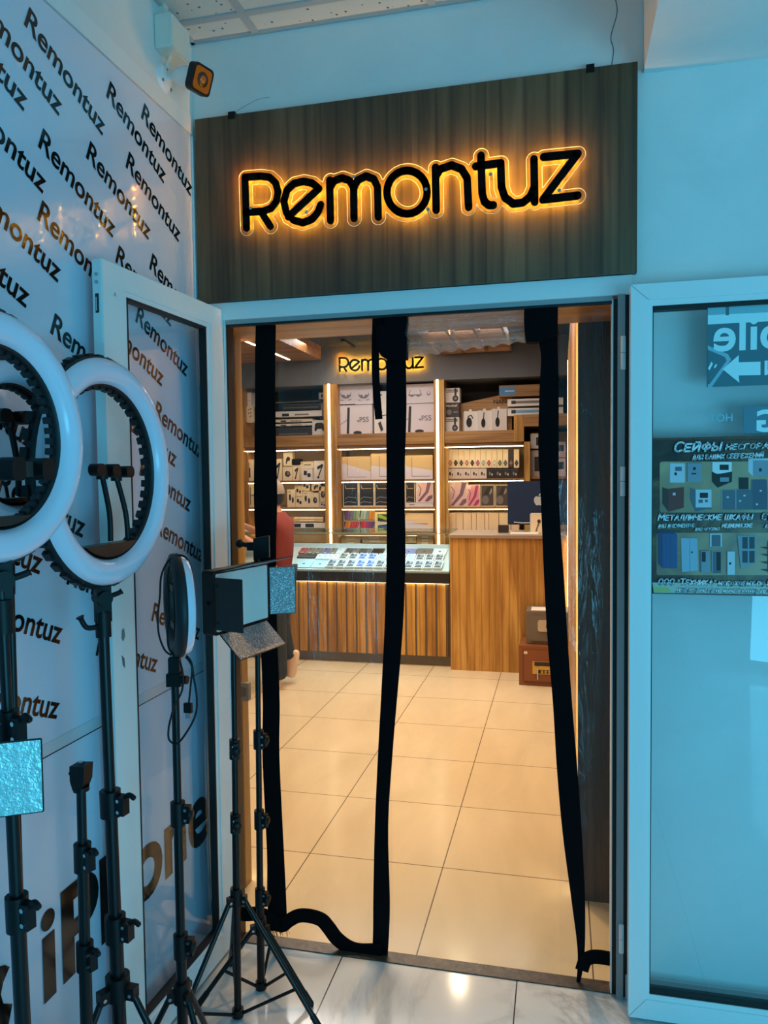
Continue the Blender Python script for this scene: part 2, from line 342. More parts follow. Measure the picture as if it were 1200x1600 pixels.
# stroke lettering (ribbon strokes with round ends), used where a rounded monoline hand is on the sign
def ribbon(mb, pts, r, nrm, m, w=0):
    nrm = Vector(nrm).normalized(); P = [Vector(p) for p in pts]
    def disc(c):
        a = nrm.orthogonal().normalized(); b = nrm.cross(a); return [c+(a*cos(2*pi*i/14)+b*sin(2*pi*i/14))*r for i in range(14)]
    for i, p in enumerate(P):
        if w: mb.prism(disc(p), nrm*w, m)
        else: mb.add(disc(p), [tuple(range(14))], m)
        if i:
            d = (p-P[i-1]); 
            if d.length < 1e-6: continue
            s_ = nrm.cross(d.normalized())*r; q = [P[i-1]-s_, p-s_, p+s_, P[i-1]+s_]
            if w: mb.prism(q, nrm*w, m)
            else: mb.add(q, [(0, 1, 2, 3)], m)
GL = {'А': [[(0,0),(.35,1),(.7,0)],[(.13,.35),(.57,.35)]], 'Б': [[(.6,1),(0,1),(0,0),(.45,0),(.62,.14),(.62,.4),(.45,.54),(0,.54)]], 'В': [[(0,0),(0,1),(.42,1),(.56,.88),(.56,.66),(.42,.54),(0,.54)],[(.42,.54),(.62,.4),(.62,.14),(.45,0),(0,0)]],
 'Г': [[(0,0),(0,1),(.55,1)]], 'Д': [[(-.02,-.15),(-.02,0),(.7,0),(.7,-.15)],[(.1,0),(.25,1),(.58,1),(.58,0)]], 'Е': [[(.55,1),(0,1),(0,0),(.55,0)],[(0,.52),(.48,.52)]], 'Ж': [[(.45,0),(.45,1)],[(0,1),(.45,.5),(.9,1)],[(0,0),(.45,.5),(.9,0)]],
 'З': [[(0,.85),(.2,1),(.5,.95),(.55,.7),(.4,.54),(.2,.54)],[(.4,.54),(.6,.35),(.55,.08),(.25,0),(0,.12)]], 'И': [[(0,1),(0,0),(.6,1),(.6,0)]], 'Й': [[(0,1),(0,0),(.6,1),(.6,0)],[(.15,1.22),(.3,1.14),(.45,1.22)]], 'К': [[(0,0),(0,1)],[(.6,1),(0,.48),(.6,0)]],
 'Л': [[(0,0),(.12,.1),(.22,1),(.62,1),(.62,0)]], 'М': [[(0,0),(.05,1),(.4,.3),(.75,1),(.8,0)]], 'Н': [[(0,0),(0,1)],[(.6,0),(.6,1)],[(0,.52),(.6,.52)]], 'О': [[(.32,0),(.1,.12),(0,.5),(.1,.88),(.32,1),(.54,.88),(.64,.5),(.54,.12),(.32,0)]], 'П': [[(0,0),(0,1),(.6,1),(.6,0)]],
 'Р': [[(0,0),(0,1),(.42,1),(.58,.86),(.58,.6),(.42,.46),(0,.46)]], 'С': [[(.58,.85),(.42,.98),(.2,.95),(.03,.75),(0,.4),(.1,.1),(.3,0),(.56,.12)]], 'Т': [[(.32,0),(.32,1)],[(0,1),(.64,1)]], 'У': [[(0,1),(.32,.42)],[(.64,1),(.25,.1),(.02,0)]], 'Ф': [[(.4,-.05),(.4,1.08)],[(.4,.85),(.12,.82),(0,.55),(.12,.28),(.4,.25),(.68,.28),(.8,.55),(.68,.82),(.4,.85)]],
 'Х': [[(0,0),(.6,1)],[(0,1),(.6,0)]], 'Ц': [[(0,1),(0,0),(.68,0),(.68,-.15)],[(.58,1),(.58,0)]], 'Ч': [[(0,1),(.04,.55),(.5,.48)],[(.56,1),(.56,0)]], 'Ш': [[(0,1),(0,0),(.84,0),(.84,1)],[(.42,0),(.42,1)]], 'Ы': [[(0,1),(0,0),(.34,0),(.48,.14),(.48,.38),(.34,.52),(0,.52)],[(.76,0),(.76,1)]],
 'Ю': [[(0,0),(0,1)],[(0,.5),(.25,.5)],[(.56,0),(.34,.12),(.25,.5),(.34,.88),(.56,1),(.78,.88),(.88,.5),(.78,.12),(.56,0)]], 'Я': [[(.58,0),(.58,1),(.18,1),(.03,.86),(.03,.62),(.18,.48),(.58,.48)],[(.3,.48),(0,0)]], '"': [[(0,1),(.05,.75)],[(.2,1),(.25,.75)]], '-': [[(0,.45),(.4,.45)]]}
def strokes(mb, body, o, u, v, width, hgt, m, weight=.09, shear=.2, caps1=1.3):
    x = 0; lay = []
    for wd in body.split(' '):
        for i, ch in enumerate(wd):
            k_ = caps1 if (ch.isupper() and ch.lower() != ch) else 1.0
            g = GL.get(ch.upper())
            if g is None: x += .4; continue
            w_ = max(p[0] for st in g for p in st)
            for st in g: lay.append([(x+p[0]*k_+p[1]*k_*shear, p[1]*k_) for p in st])
            x += w_*k_+.26
        x += .42
    tot = x-.68; kx = width/tot; o, u, v = Vector(o), Vector(u).normalized(), Vector(v).normalized(); nrm = u.cross(v)
    for st in lay: ribbon(mb, [o+u*(a*kx)+v*(b*hgt) for a, b in st], weight*hgt, nrm, m)
X_, Y_, Z_ = Vector((1, 0, 0)), Vector((0, 1, 0)), Vector((0, 0, 1))
# ------------------------------------------------------------------ the setting
XL = -1.232
struct(MB().box(XL-.3, -7, -.06, 5, 0, 0, MARBLE).build('floor'))
struct(MB().box(-1.25, 0, -.06, .24, .056, .004, SILL).build('trim_1'))
struct(MB().box(-4, .056, -.06, 2.1, 6.1, 0, SHOPF).build('floor_shop'))
wl = struct(MB().box(XL-.25, -5, 0, XL, 0, 2.842, PANEL).build('wall_left'))
w = wl.location.copy()
mb = MB().box(XL, -5, .990, XL+.0012, -.012, 1.022, mat('overlap strip of sheet', rgb(206, 208, 216), .2)).box(XL, -5, .988, XL+.0016, -.012, .991, GASKET)
mb.build('sheet_seam', wl)
# words printed on the sheet: length .332, falling 22.5 degrees
ws = [(-.853,2.745),(-.523,2.737),(-.343,2.761),(-.817,2.478),(-.625,2.529),(-.435,2.579),(-1.04,2.713),(-1.17,2.665),(-1.111,2.495),(-.829,2.301),(-1.065,2.292),(-.501,2.289),(-.318,2.318),(-1.185,2.203),(-.794,2.035),(-.405,2.14),(-.568,2.089),(-.313,1.863),(-.497,1.834),(-.406,1.683),(-.324,1.502),(-1.181,1.87),(-1.169,1.568),(-.996,1.643),(-.762,1.404),(-1.102,1.383),(-1.123,1.198),(-.648,1.193),(-.36,1.233),(-.29,1.67),(-.42,1.37),(-1.06,1.95),(-1.33,1.74),(-1.38,2.38),(-1.30,2.87),(-1.5,2.6),(-1.62,2.2),(-1.6,1.8),(-1.5,1.45),(-1.45,1.15)]
mb = MB(); a = radians(-22.5); tu = Vector((0, cos(a), sin(a))); tv = Vector((0, -sin(a), cos(a)))
for i, (y, z) in enumerate(ws):
    if i in (29, 30): continue
    put_text(mb, 'Remontuz', (XL+.0012, y, z), tu, tv, INK, width=.332, bold=.019)
mb.build('printed_lettering', wl)
mb = MB(); put_text(mb, 'iPhone', (XL+.0018, -.900, .395), Y_, Z_, INK, width=.890, bold=.026)
apple(mb, (XL+.0018, -1.106, .510), Y_, Z_, .27, INK)
mb.build('large_lettering', wl)
struct(MB().box(XL-.25, -5, 2.846, XL+.004, 0, 2.905, TRIM).box(XL-.25, -.022, 0, XL+.006, 0, 2.842, TRIM).build('trim_2'))
struct(MB().box(XL-.25, -5, 2.905, XL, 0, 3.4, WALL).build('wall_left_upper'))
struct(MB().box(XL-.25, 0, 2.27, 5, .12, 3.4, WALL).box(.2, 0, 0, 5, .12, 2.27, WALL).box(XL-.25, 0, 0, -1.165, .12, 2.27, WALL).build('wall_back'))
# skirting tile seen low down through the right-hand door leaf
struct(MB().box(.2, -.012, 0, 5, 0, .075, cm(196, 200, 200)).build('baseboard_right'))
ce = struct(MB().box(XL-.1, -4, 3.165, .35, 0, 3.2, CEIL).build('ceiling'))
mb = MB(); TB = mat('grey ceiling grid', rgb(170, 176, 178), .4)
for yy in (-.115, -.715, -1.315): mb.box(XL, yy-.012, 3.158, .3, yy+.012, 3.166, TB)
for xx in (-.995, -.395, .205): mb.box(xx-.012, -4, 3.1585, xx+.012, 0, 3.166, TB)
mb.box(XL, -.014, 3.157, .3, 0, 3.166, TB).box(XL, -4, 3.157, XL+.014, 0, 3.166, TB)
mb.build('ceiling_grid', ce)
struct(MB().box(.244, -4, 2.869, 5, 0, 3.5, WALL).build('trim_3'))
# wall crack lines
CR = cm(96, 110, 116)
mb = MB(); p = bez([(.150, -.0006, 2.893), (.158, -.0006, 2.95), (.150, -.0006, 2.99), (.168, -.0006, 3.06), (.160, -.0006, 3.12), (.166, -.0006, 3.165)], 5)
mb.tube(p, .0014, CR, 5); mb.tube(bez([(-1.20, -.0006, 2.905), (-1.15, -.0006, 2.90), (-1.08, -.0006, 2.915), (-1.0, -.0006, 2.945), (-.95, -.0006, 2.948)], 5), .0010, cm(170, 178, 180), 5)
mb.build('plaster_crack', bpy.data.objects['wall_back'])

# door frame around the opening
df = struct(MB().box(-1.19, -.014, 2.214, .212, .05, 2.272, PVC).box(-1.165, -.012, 0, -1.128, .05, 2.214, PVC).build('door_1'))
MB().box(-1.128, -.004, 2.200, .156, .018, 2.214, PVC2).box(-1.128, -.001, 2.192, .156, .016, 2.200, GASKET).build('lintel_rebate', df)
MB().box(.155, -.003, .004, .159, .05, 2.205, PVC).box(.159, -.001, .004, .1715, .05, 2.205, GASKET).box(.1715, -.022, 0, .1925, .05, 2.214, PVC2).box(.1925, -.004, 0, .213, .02, 2.214, GASKET).build('right_jamb', df)
MB().box(-1.128, 0, 0, -1.123, .05, 2.2, GASKET).build('left_gasket', df)
for z0, z1 in ((1.985, 2.085), (1.60, 1.69), (.16, .25)):
    MB().tube([(.186, -.03, z0), (.186, -.03, (z0+z1)/2-.001)], .0075, PVC, 10).tube([(.186, -.03, (z0+z1)/2+.001), (.186, -.03, z1)], .0075, PVC, 10).build('hinge', df)

# ---- shop interior shell
struct(MB().box(-4, .34, -.06, -3.9, 6.1, 3.2, GREYW).build('wall_shop_left'))
struct(MB().box(1.3, .6, -.06, 1.4, 6.1, 3.2, GREYW).build('wall_shop_right'))
struct(MB().box(-4, 6.0, -.06, 1.4, 6.1, 3.2, DARKB).build('wall_shop_back'))
struct(MB().box(-4, .1, 3.08, 1.4, 6.1, 3.2, DARKC).build('ceiling_shop'))
hd = struct(MB().box(-3.9, 5.4, 2.672, 1.3, 6.0, 3.08, GREYW).build('wall_header'))
struct(MB().box(-3.9, .341, 0, -1.249, .40, 3.08, WINT).build('wall_lining_left'))
struct(MB().box(-1.55, .12, 0, -1.40, .341, 3.08, WALL).build('trim_4'))
struct(MB().box(.066, .53, 0, 1.4, .575, 3.08, WSHADE).build('wall_lining_right'))
struct(MB().box(.50, .12, 0, .6, .53, 3.08, WALL).build('trim_5'))
struct(MB().box(.060, .605, 0, .100, 3.9, 2.62, WINT).build('wall_partition'))
struct(MB().box(-1.45, .12, 2.228, .6, .46, 2.40, WCEIL).build('trim_6'))
struct(MB().box(-1.45, .12, 2.40, 1.4, .34, 3.2, WALL).build('trim_7'))
# built-in led lines at both door linings
t = thing('led_strip', (.075, .59, 0), 'vertical led strip behind the right wooden door lining, lighting the floor', 'led strip', 'vertical led strips by the doorway')
MB().box(.070, .578, .02, .079, .590, 2.6, LEDW).build('light_line', t)
MB().box(.0792, .576, 0, .083, .604, 2.62, PVC2).build('channel', t)
t = thing('led_strip', (.07, 3.91, 0), 'vertical led strip at the far end of the right wooden partition', 'led strip', 'vertical led strips by the doorway')
MB().box(.058, 3.906, .3, .066, 3.922, 2.6, LEDW).build('light_line', t)
MB().box(.0662, 3.901, .3, .090, 3.93, 2.62, PVC2).build('channel', t)
t = thing('led_strip', (-1.25, .42, 0), 'vertical led strip behind the left wooden door lining, lighting the floor', 'led strip', 'vertical led strips by the doorway')
MB().box(-1.275, .402, .02, -1.260, .415, 2.5, LEDW).build('light_line', t)
MB().box(-1.280, .400, 0, -1.275, .418, 2.52, PVC2).build('channel', t)
# wooden ceiling parts
so = struct(MB().box(-3.9, .46, 2.93, -2.50, 5.34, 3.08, WCEIL).build('ceiling_soffit'))
MB().box(-2.825, 1.0, 2.926, -2.805, 5.2, 2.931, LEDS).build('light_line', so)
mb = MB().box(-1.225, 1.0, 3.04, -.475, 5.34, 3.08, WCEIL)
for yy in (1.0, 1.75, 2.5, 3.2, 3.9, 4.6, 5.32): mb.box(-1.225, yy, 2.93, -.475, yy+.02, 3.04, WCEIL)
for xx in (-1.225, -.98, -.74, -.495): mb.box(xx, 1.0, 2.93, xx+.02, 5.34, 3.04, WCEIL)
struct(mb.build('ceiling_lattice'))
# ceiling lamps
def downlight(px, py, z, label, power=0, aim=(0, .25, -1)):
    p = atz(px, py, z); t = thing('ceiling_spotlight', (p.x, p.y, z), label, 'spotlight', 'ceiling spotlights in the shop')
    MB().lathe((p.x, p.y, z), (0, 0, -1), [(.055, -.03), (.055, .004), (.047, .006), (.040, -.004), (.036, -.02)], PVC, 24).build('trim_ring', t)
    MB().lathe((p.x, p.y, z), (0, 0, -1), [(.040, -.006), (.02, .002), (0, .004)], LAMP, 20).build('lens', t)
    if power: spot('spotlight_beam', (p.x, p.y, z-.03), power, (1, .78, .5), 110, aim)
downlight(540, 535, 3.08, 'round ceiling spotlight above the inner sign, in the dark ceiling', 9, (0, .2, -1))
downlight(740, 546, 3.04, 'round spotlight in the far cell of the wooden ceiling lattice', 16, (0, .15, -1))
downlight(709, 503, 3.04, 'round spotlight in the near part of the wooden lattice, seen through rolled film', 34, (.1, -.2, -1))
for x, y, pw in ((-1.6, 1.5, 40), (-.45, 1.3, 84), (-1.9, 3.0, 26)):
    spot('ceiling_spot_beam', (x, y, 2.92), pw, (1, .56, .18) if y < 1.4 else (1, .74, .44), 120)
p = atz(556, 545, 3.06); t = thing('track_spotlight', (p.x, p.y, 2.9), 'black track spotlight on the dark shop ceiling beside the inner sign', 'spotlight')
MB().box(p.x-.02, p.y-.5, 3.055, p.x+.02, p.y+.3, 3.08, PLAST).build('track', t)
MB().tube([(p.x, p.y, 3.06), (p.x, p.y, 3.0)], .012, PLAST).build('stem', t)
MB().tube([(p.x-.02, p.y-.08, 2.99), (p.x+.02, p.y+.08, 2.96)], .045, PLAST, 16).build('lamp_head', t)

# ------------------------------------------------------------------ the big back-lit sign over the door
SG = [('R', [[(142,372),(146,508)], [(142,372),(183,369),(208,372),(224,387),(231,412),(226,437),(212,455),(190,463),(146,466)], [(186,466),(210,503)]]),
      ('e', [[(258,478),(340,402)], [(340,402),(322,388),(298,383),(273,389),(254,407),(246,437),(253,467),(272,487),(297,494),(322,484),(338,465),(345,446)]]),
      ('m', [[(369,380),(371,488)], [(370,400),(380,382),(402,374),(422,381),(433,400),(434,482)], [(434,400),(444,380),(466,369),(487,377),(497,398),(499,478)]]),
      ('o', [[(576+54*sin(i*pi/12), 412-58*cos(i*pi/12)) for i in range(25)]]),
      ('n', [[(652,346),(654,460)], [(652,370),(666,350),(695,340),(722,350),(737,374),(741,452)]]),
      ('t', [[(774,314),(777,415),(783,437),(795,447),(807,447)], [(760,343),(827,334)]]),
      ('u', [[(827,334),(829,398),(838,426),(860,443),(886,440),(906,424),(917,398)], [(916,324),(918,438)]]),
      ('z', [[(942,318),(1033,309),(940,432),(1033,421)]])]
def sg(p, y): return at(300+p[0]/1.7143, 60+p[1]/1.7143, y)
sb = thing('signboard', (-.49, 0, 2.274), 'wood grain signboard with glowing black shop name above the doorway', 'sign')
MB().box(-1.212, -.030, 2.274, .225, -.002, 2.892, WSIGN).build('board', sb)
for px, py in ((365, 184), (922, 113)):
    p = at(px, py, -.015); MB().box(p.x-.012, -.034, 2.878, p.x+.012, -.002, 2.901, PLAST).build('clip', sb)
YS = -.062
mbl = MB()
for ch, st in SG:
    mb = MB()
    for s_ in st: ribbon(mb, [sg(p, YS) for p in s_], .0118, Y_, SIGNBLK, .003)
    mb.build('letter', sb)
    for s_ in st:           # small leds behind the acrylic, facing the board
        P = [sg(p, YS+.012) for p in s_]; acc = 0
        for a, b in zip(P, P[1:]):
            L = (b-a).length; q = acc
            while q < L:
                c = a+(b-a)*(q/L); mbl.box(c.x-.0045, YS+.008, c.z-.0045, c.x+.0045, YS+.0115, c.z+.0045, LEDA); q += .030
            acc = q-L
mbl.build('led_chips', sb)
# clear acrylic backing: outline at a fixed distance round the strokes
segs = []
for ch, st in SG:
    for s_ in st:
        P = [sg(p, YS) for p in s_]; segs += [((a.x, a.z), (b.x, b.z)) for a, b in zip(P, P[1:])]
h = .004; x0, z0 = -1.12, 2.36; nx, nz = 300, 120
gx, gz = np.meshgrid(x0+h*np.arange(nx), z0+h*np.arange(nz), indexing='ij'); dist = np.full(gx.shape, 9.0)
for (ax, az), (bx, bz) in segs:
    dx, dz = bx-ax, bz-az; tt = np.clip(((gx-ax)*dx+(gz-az)*dz)/(dx*dx+dz*dz+1e-12), 0, 1)
    dist = np.minimum(dist, np.hypot(gx-ax-tt*dx, gz-az-tt*dz))
F = dist-.0235; nxt = {}
def ip(i, j, k, l): f0, f1 = F[i, j], F[k, l]; t_ = f0/(f0-f1); return (x0+h*(i+(k-i)*t_), z0+h*(j+(l-j)*t_))
for i in range(nx-1):
    for j in range(nz-1):
        c = [(i, j), (i+1, j), (i+1, j+1), (i, j+1)]; ins = [F[q] < 0 for q in c]
        if all(ins) or not any(ins): continue
        E_ = [k_ for k_ in range(4) if ins[k_] != ins[(k_+1) % 4]]
        pr = [(E_[0], E_[1])] if len(E_) == 2 else [(E_[0], E_[1]), (E_[2], E_[3])]
        for a, b in pr:
            A = tuple(sorted((c[a], c[(a+1) % 4]))); B = tuple(sorted((c[b], c[(b+1) % 4])))
            nxt.setdefault(A, []).append(B); nxt.setdefault(B, []).append(A)
seen = set(); loops = []
for s_ in list(nxt):
    if s_ in seen: continue
    lp = [s_]; seen.add(s_); cur = s_
    while True:
        n_ = [q for q in nxt[cur] if q not in seen]
        if not n_: break
        cur = n_[0]; seen.add(cur); lp.append(cur)
    if len(lp) > 12: loops.append([ip(a[0], a[1], b[0], b[1]) for a, b in lp])
ACR = clear('clear acrylic sheet', (.98, .98, .98, 1), 1.3, .02, .6)
ACE = mat('frosted acrylic edge', rgb(250, 240, 220), .4)
cu = bpy.data.curves.new('acrylic', 'CURVE'); cu.dimensions = '2D'; cu.fill_mode = 'BOTH'
for lp in loops:
    sp = cu.splines.new('POLY'); sp.points.add(len(lp)-1); sp.use_cyclic_u = True
    for q, (a, b) in zip(sp.points, lp): q.co = (a, b, 0, 1)
o = bpy.data.objects.new('acrylic', cu); COL.objects.link(o); dg = bpy.context.evaluated_depsgraph_get(); me = o.evaluated_get(dg).to_mesh()
mb = MB(); mb.add([(v.co.x, YS+.0045, v.co.y) for v in me.vertices], [tuple(f.vertices) for f in me.polygons], ACR)
o.evaluated_get(dg).to_mesh_clear(); bpy.data.objects.remove(o); bpy.data.curves.remove(cu)
ap = mb.build('acrylic_backing', sb)
mb = MB()
for lp in loops: mb.tube([(a, YS+.0045, b) for a, b in lp]+[(lp[0][0], YS+.0045, lp[0][1])], .0011, ACE, 4, False)
mb.build('polished_edge', ap)
for p in ((158, 455), (307, 466), (434, 371), (627, 405), (632, 458), (800, 365), (984, 408)):
    q = sg(p, YS); MB().tube([(q.x, YS-.004, q.z), (q.x, -.03, q.z)], .0055, STEEL, 10).build('standoff', sb)

# small sign inside, same lettering, on the charcoal header
gA, gB = sg((146, 508), YS), sg((1033, 421), YS); iA, iB = at(531, 580, 5.362), at(661, 571, 5.362); gk = (iB.x-iA.x)/(gB.x-gA.x)
def sg2(p):
    q = sg(p, YS); return Vector((iA.x+(q.x-gA.x)*gk, 5.362, iA.z+(q.z-gA.z)*gk))
s2 = thing('wall_sign', (-1.85, 5.4, 2.8), 'small black shop name with amber glow on the charcoal header inside', 'sign')
mbl = MB()
for ch, st in SG:
    mb = MB()
    for s_ in st: ribbon(mb, [sg2(p) for p in s_], .0105, Y_, SIGNBLK, .004)
    mb.build('letter', s2)
    for s_ in st:
        P = [sg2(p)+Vector((0, .014, 0)) for p in s_]; acc = 0
        for a, b in zip(P, P[1:]):
            L = (b-a).length; q = acc
            while q < L:
                c = a+(b-a)*(q/L); mbl.box(c.x-.005, 5.372, c.z-.005, c.x+.005, 5.376, c.z+.005, LEDA); q += .034
            acc = q-L
mbl.build('led_chips', s2)
MB().box(iA.x, 5.378, iA.z+.04, iB.x, 5.382, iA.z+.09, ACR).build('acrylic_backing', s2)
for x in (-2.2, -1.6): MB().tube([(x, 5.36, iA.z+.065), (x, 5.4, iA.z+.065)], .006, STEEL, 8).build('standoff', s2)
# ------------------------------------------------------------------ wall shelving
YF = 5.40
sh = thing('shelving_unit', (-1.85, 5.68, 0), 'long oak wall shelving with lit niches behind the display case', 'shelving')
for x0, x1 in ((-3.52, -3.43), (-2.49, -2.345), (-1.285, -1.178), (-.36, -.30), (.30, .40)):
    MB().box(x0, 5.36, 0, x1, 5.95, 2.01 if x0 == -.36 else 2.672, WINT).build('pillar', sh)
for xc in (-2.428, -1.247):
    MB().box(xc-.011, 5.352, .5, xc+.011, 5.360, 2.675, LEDW).build('led_strip', sh)
BAYS = ((-3.43, -2.49), (-2.345, -1.285), (-1.178, -.36), (-.30, .30))
for i, (x0, x1) in enumerate(BAYS):
    MB().box(x0, 5.86, .3, x1, 5.90, 2.13, WBACK).build('back_panel', sh)
    MB().box(x0, 5.90, 2.13, x1, 5.95, 2.672, DARKB).build('dark_back_panel', sh)
    MB().box(x0, 5.38, 0, x1, 5.86, .92, WSHELF).build('base_cabinet', sh)
    if i < 3:
        MB().box(x0, 5.38, 2.012, x1, 5.90, 2.134, WSHELF).build('fascia', sh)
        for z in (1.640, 1.345, 1.065):
            MB().box(x0, 5.40, z-.022, x1, 5.86, z, WSHELF).build('shelf', sh)
            yl = 5.405 if z > 1.1 else 5.60  # lowest strip is added out of view to brighten the parcels
            MB().box(x0+.01, yl, z-.0305, x1-.01, yl+.007, z-.0225, LEDS).build('shelf_light', sh)  # at the lowest shelf this is the added strip
        MB().box(x0+.01, 5.402, 1.966, x1-.01, 5.42, 1.974, LEDS).build('shelf_light', sh)
        MB().box(x0+.01, 5.40, 1.974, x1-.01, 5.86, 2.012, WSHELF).build('shelf', sh)
        MB().box(x0, 5.385, 1.1, x0+.035, 5.41, 1.965, WINT).build('niche_edge', sh)
# stepped fascia of the right bay
MB().box(-.46, 5.355, 2.012, -.36, 5.9, 2.285, WINT).box(-.3599, 5.355, 2.165, .30, 5.9, 2.285, WSHELF).build('stepped_fascia', sh)
MB().box(-.36, 5.40, 1.63, .30, 5.86, 1.655, WSHELF).build('shelf', sh)
MB().box(-.36, 5.40, 1.065, .30, 5.86, 1.085, WSHELF).build('shelf', sh)

SHZ = (2.134, 1.640, 1.345, 1.065)
def carton(name, label, cat, group, x0, y0, x1, y1, Y, depth, col, art=(), z=None, y_rot=0, lid=True):
    A, B = at(x0, y1, Y), at(x1, y0, Y); zb = A.z if z is None else z; zt = B.z; w = B.x-A.x; h_ = zt-zb
    mb = MB().box(A.x, Y, zb, B.x, Y+depth, zt, col)
    if lid: mb.box(A.x+.0008, Y-.0006, zt-.012, B.x-.0008, Y, zt-.0108, GREYP)
    def P(u, v, e=.0015): return Vector((A.x+u*w, Y-e, zb+v*h_))
    e = .0012
    for a in art:
        e += .0004
        if a[0] == 'r': _, u0, v0, u1, v1, m = a; mb.add([P(u0,v0,e),P(u1,v0,e),P(u1,v1,e),P(u0,v1,e)], [(0,1,2,3)], m)
        elif a[0] == 'p': mb.poly([P(u, v, e) for u, v in a[1]], a[2])
        elif a[0] == 'e':
            _, cu_, cv, ru, rv, m = a; mb.add([P(cu_+ru*cos(i*pi/10), cv+rv*sin(i*pi/10), e) for i in range(20)], [tuple(range(20))], m)
        elif a[0] == 't': _, s_, u, v, wd, m = a; put_text(mb, s_, P(u, v, e), X_, Z_, m, width=wd*w, bold=.01)
        elif a[0] == 'l': ribbon(mb, [P(u, v, e) for u, v in a[1]], a[3], Y_, a[2])
    o = mb.build(name); return tag(o, label, cat, group)

BOXES = 'product boxes on the shelves'
pad = [('p', [(.15,.35),(.2,.75),(.32,.82),(.68,.82),(.8,.75),(.86,.35),(.76,.25),(.66,.42),(.36,.42),(.25,.25)], DARK)]
console = [('p', [(.27,.03),(.30,.92),(.37,.92),(.34,.03)], DARK), ('l', [(.03,.3),(.28,.5)], GREYP, .003), ('e', .58,.06,.12,.06, DARK), ('t', 'PS5', .64,.42,.26, GREYP), ('e', .60,.46,.03,.03, GREYP), ('r', .96,.06,.985,.09, GREYP)]
headset = [('e', .5,.5,.30,.22, GREYP), ('e', .5,.56,.27,.19, LILAC), ('e', .36,.40,.10,.08, GREYP), ('e', .64,.40,.10,.08, GREYP), ('l', [(.2,.22),(.34,.2)], GREYP, .004), ('l', [(.66,.2),(.8,.24)], GREYP, .004)]
visor = [('p', [(.28,.42),(.33,.72),(.60,.72),(.65,.42),(.55,.32),(.47,.42),(.38,.32)], GREYP), ('p', [(.31,.46),(.35,.74),(.58,.74),(.62,.46)], LILAC), ('e', .83,.5,.05,.12, GREYP), ('e', .83,.53,.035,.08, LILAC)]
Yc = 5.50
# top row, centre bay
carton('console_box', 'wide pale console box under two headset boxes on the top shelf', 'box', BOXES, 527, 632, 581.5, 678, Yc, .14, LILAC, console, 2.134)
carton('headset_box', 'pale headset box over the left console box, beside the lit pillar', 'box', BOXES, 527, 600, 554, 631.5, Yc, .16, LILAC, headset, at(527, 632, Yc).z)
carton('headset_box', 'pale headset box over the left console box, nearer the hanging strap', 'box', BOXES, 554.6, 600, 582, 631.5, Yc, .16, LILAC, headset, at(555, 632, Yc).z)
carton('cable_box', 'narrow white box with a plug and cable picture between the two console boxes', 'box', BOXES, 585, 611, 608, 678, Yc, .12, WHITE, [('p', [(.2,.62),(.4,.68),(.55,.5),(.4,.45)], DARK), ('l', [(.1,.85),(.5,.92)], DARK, .006), ('l', [(.4,.42),(.9,.45)], DARK, .005), ('p', [(.25,.25),(.42,.30),(.6,.1),(.45,.05)], DARK)], 2.134)
carton('console_box', 'wide pale console box right of the middle black band on the top shelf', 'box', BOXES, 622, 630, 679.5, 677, Yc, .14, LILAC, console, 2.134)
carton('visor_box', 'pale virtual reality visor box on top of the right console box', 'box', BOXES, 622, 599, 679.5, 629, Yc, .18, LILAC, visor, at(650, 630, Yc).z)
# top row, left bay
carton('controller_box', 'white box with a black game controller picture beside the left lit pillar', 'box', BOXES, 488, 656, 510, 679, Yc, .12, WHITE, pad, 2.134)
for i, (x0, x1, yt, yb, c_, lb) in enumerate(((430, 503, 641, 652, WHITE, 'white'), (430, 488, 654, 660, CREAM, 'cream'), (430, 488, 661, 666, WHITE, 'thin white'))):
    carton('flat_keyboard_box', 'long flat %s box, %s of the pile in the upper left bay' % (lb, ('topmost', 'second', 'third')[i]), 'box', BOXES, x0, yt, x1, yb, Yc, .2, c_, [('r', .15,.1,.3,.6, DARK), ('r', .42,.2,.72,.5, GREYP)])
carton('dark_equipment_box', 'large dark box under the flat boxes in the upper left bay', 'box', BOXES, 430, 667, 487, 679.5, Yc, .2, cm(48, 56, 62), [('r', .1,.2,.9,.3, GREYP)], 2.134)
carton('flat_keyboard_box', 'long thin grey box above a dark gap, highest in the upper left bay', 'box', BOXES, 430, 626, 501, 629, Yc+.02, .2, cm(150, 152, 152), [('r', .2,.3,.8,.6, GREYP)])
carton('monitor_box', 'dark slab box standing behind the flat boxes in the upper left bay', 'box', BOXES, 440, 629.5, 500, 641, Yc+.05, .15, cm(40, 46, 54), [('r', .05,.3,.95,.4, GREYP)])
carton('small_picture_box', 'small dark box with a framed picture at the top beside the left lit pillar', 'box', BOXES, 498, 613, 508, 624, Yc, .06, GREYP, [('r', .15,.15,.85,.85, cm(190, 190, 186)), ('e', .5,.5,.2,.3, DARK)])
carton('speaker_box', 'tall dark box standing behind the controller box', 'box', BOXES, 500, 628, 509, 655, Yc+.04, .1, cm(58, 60, 64), [('r', .2,.5,.8,.9, GREYP)], None)
carton('small_white_box', 'small white box, topmost of the pile at the far left of the top shelf', 'box', BOXES, 377, 613, 392, 635, Yc, .12, WHITE, [('r', .1,.38,.95,.40, GREYP)])
carton('small_white_box', 'small white box, under another at the far left of the top shelf', 'box', BOXES, 377, 636, 386, 647, Yc, .12, WHITE, [('r', .1,.38,.95,.42, GREYP)])
carton('brown_carton', 'plain brown carton at the bottom of the far left pile on the top shelf', 'box', BOXES, 377, 648, 385, 661, Yc, .12, cm(150, 110, 70), [('r', .45,0,.55,1, cm(170, 132, 92))], None)
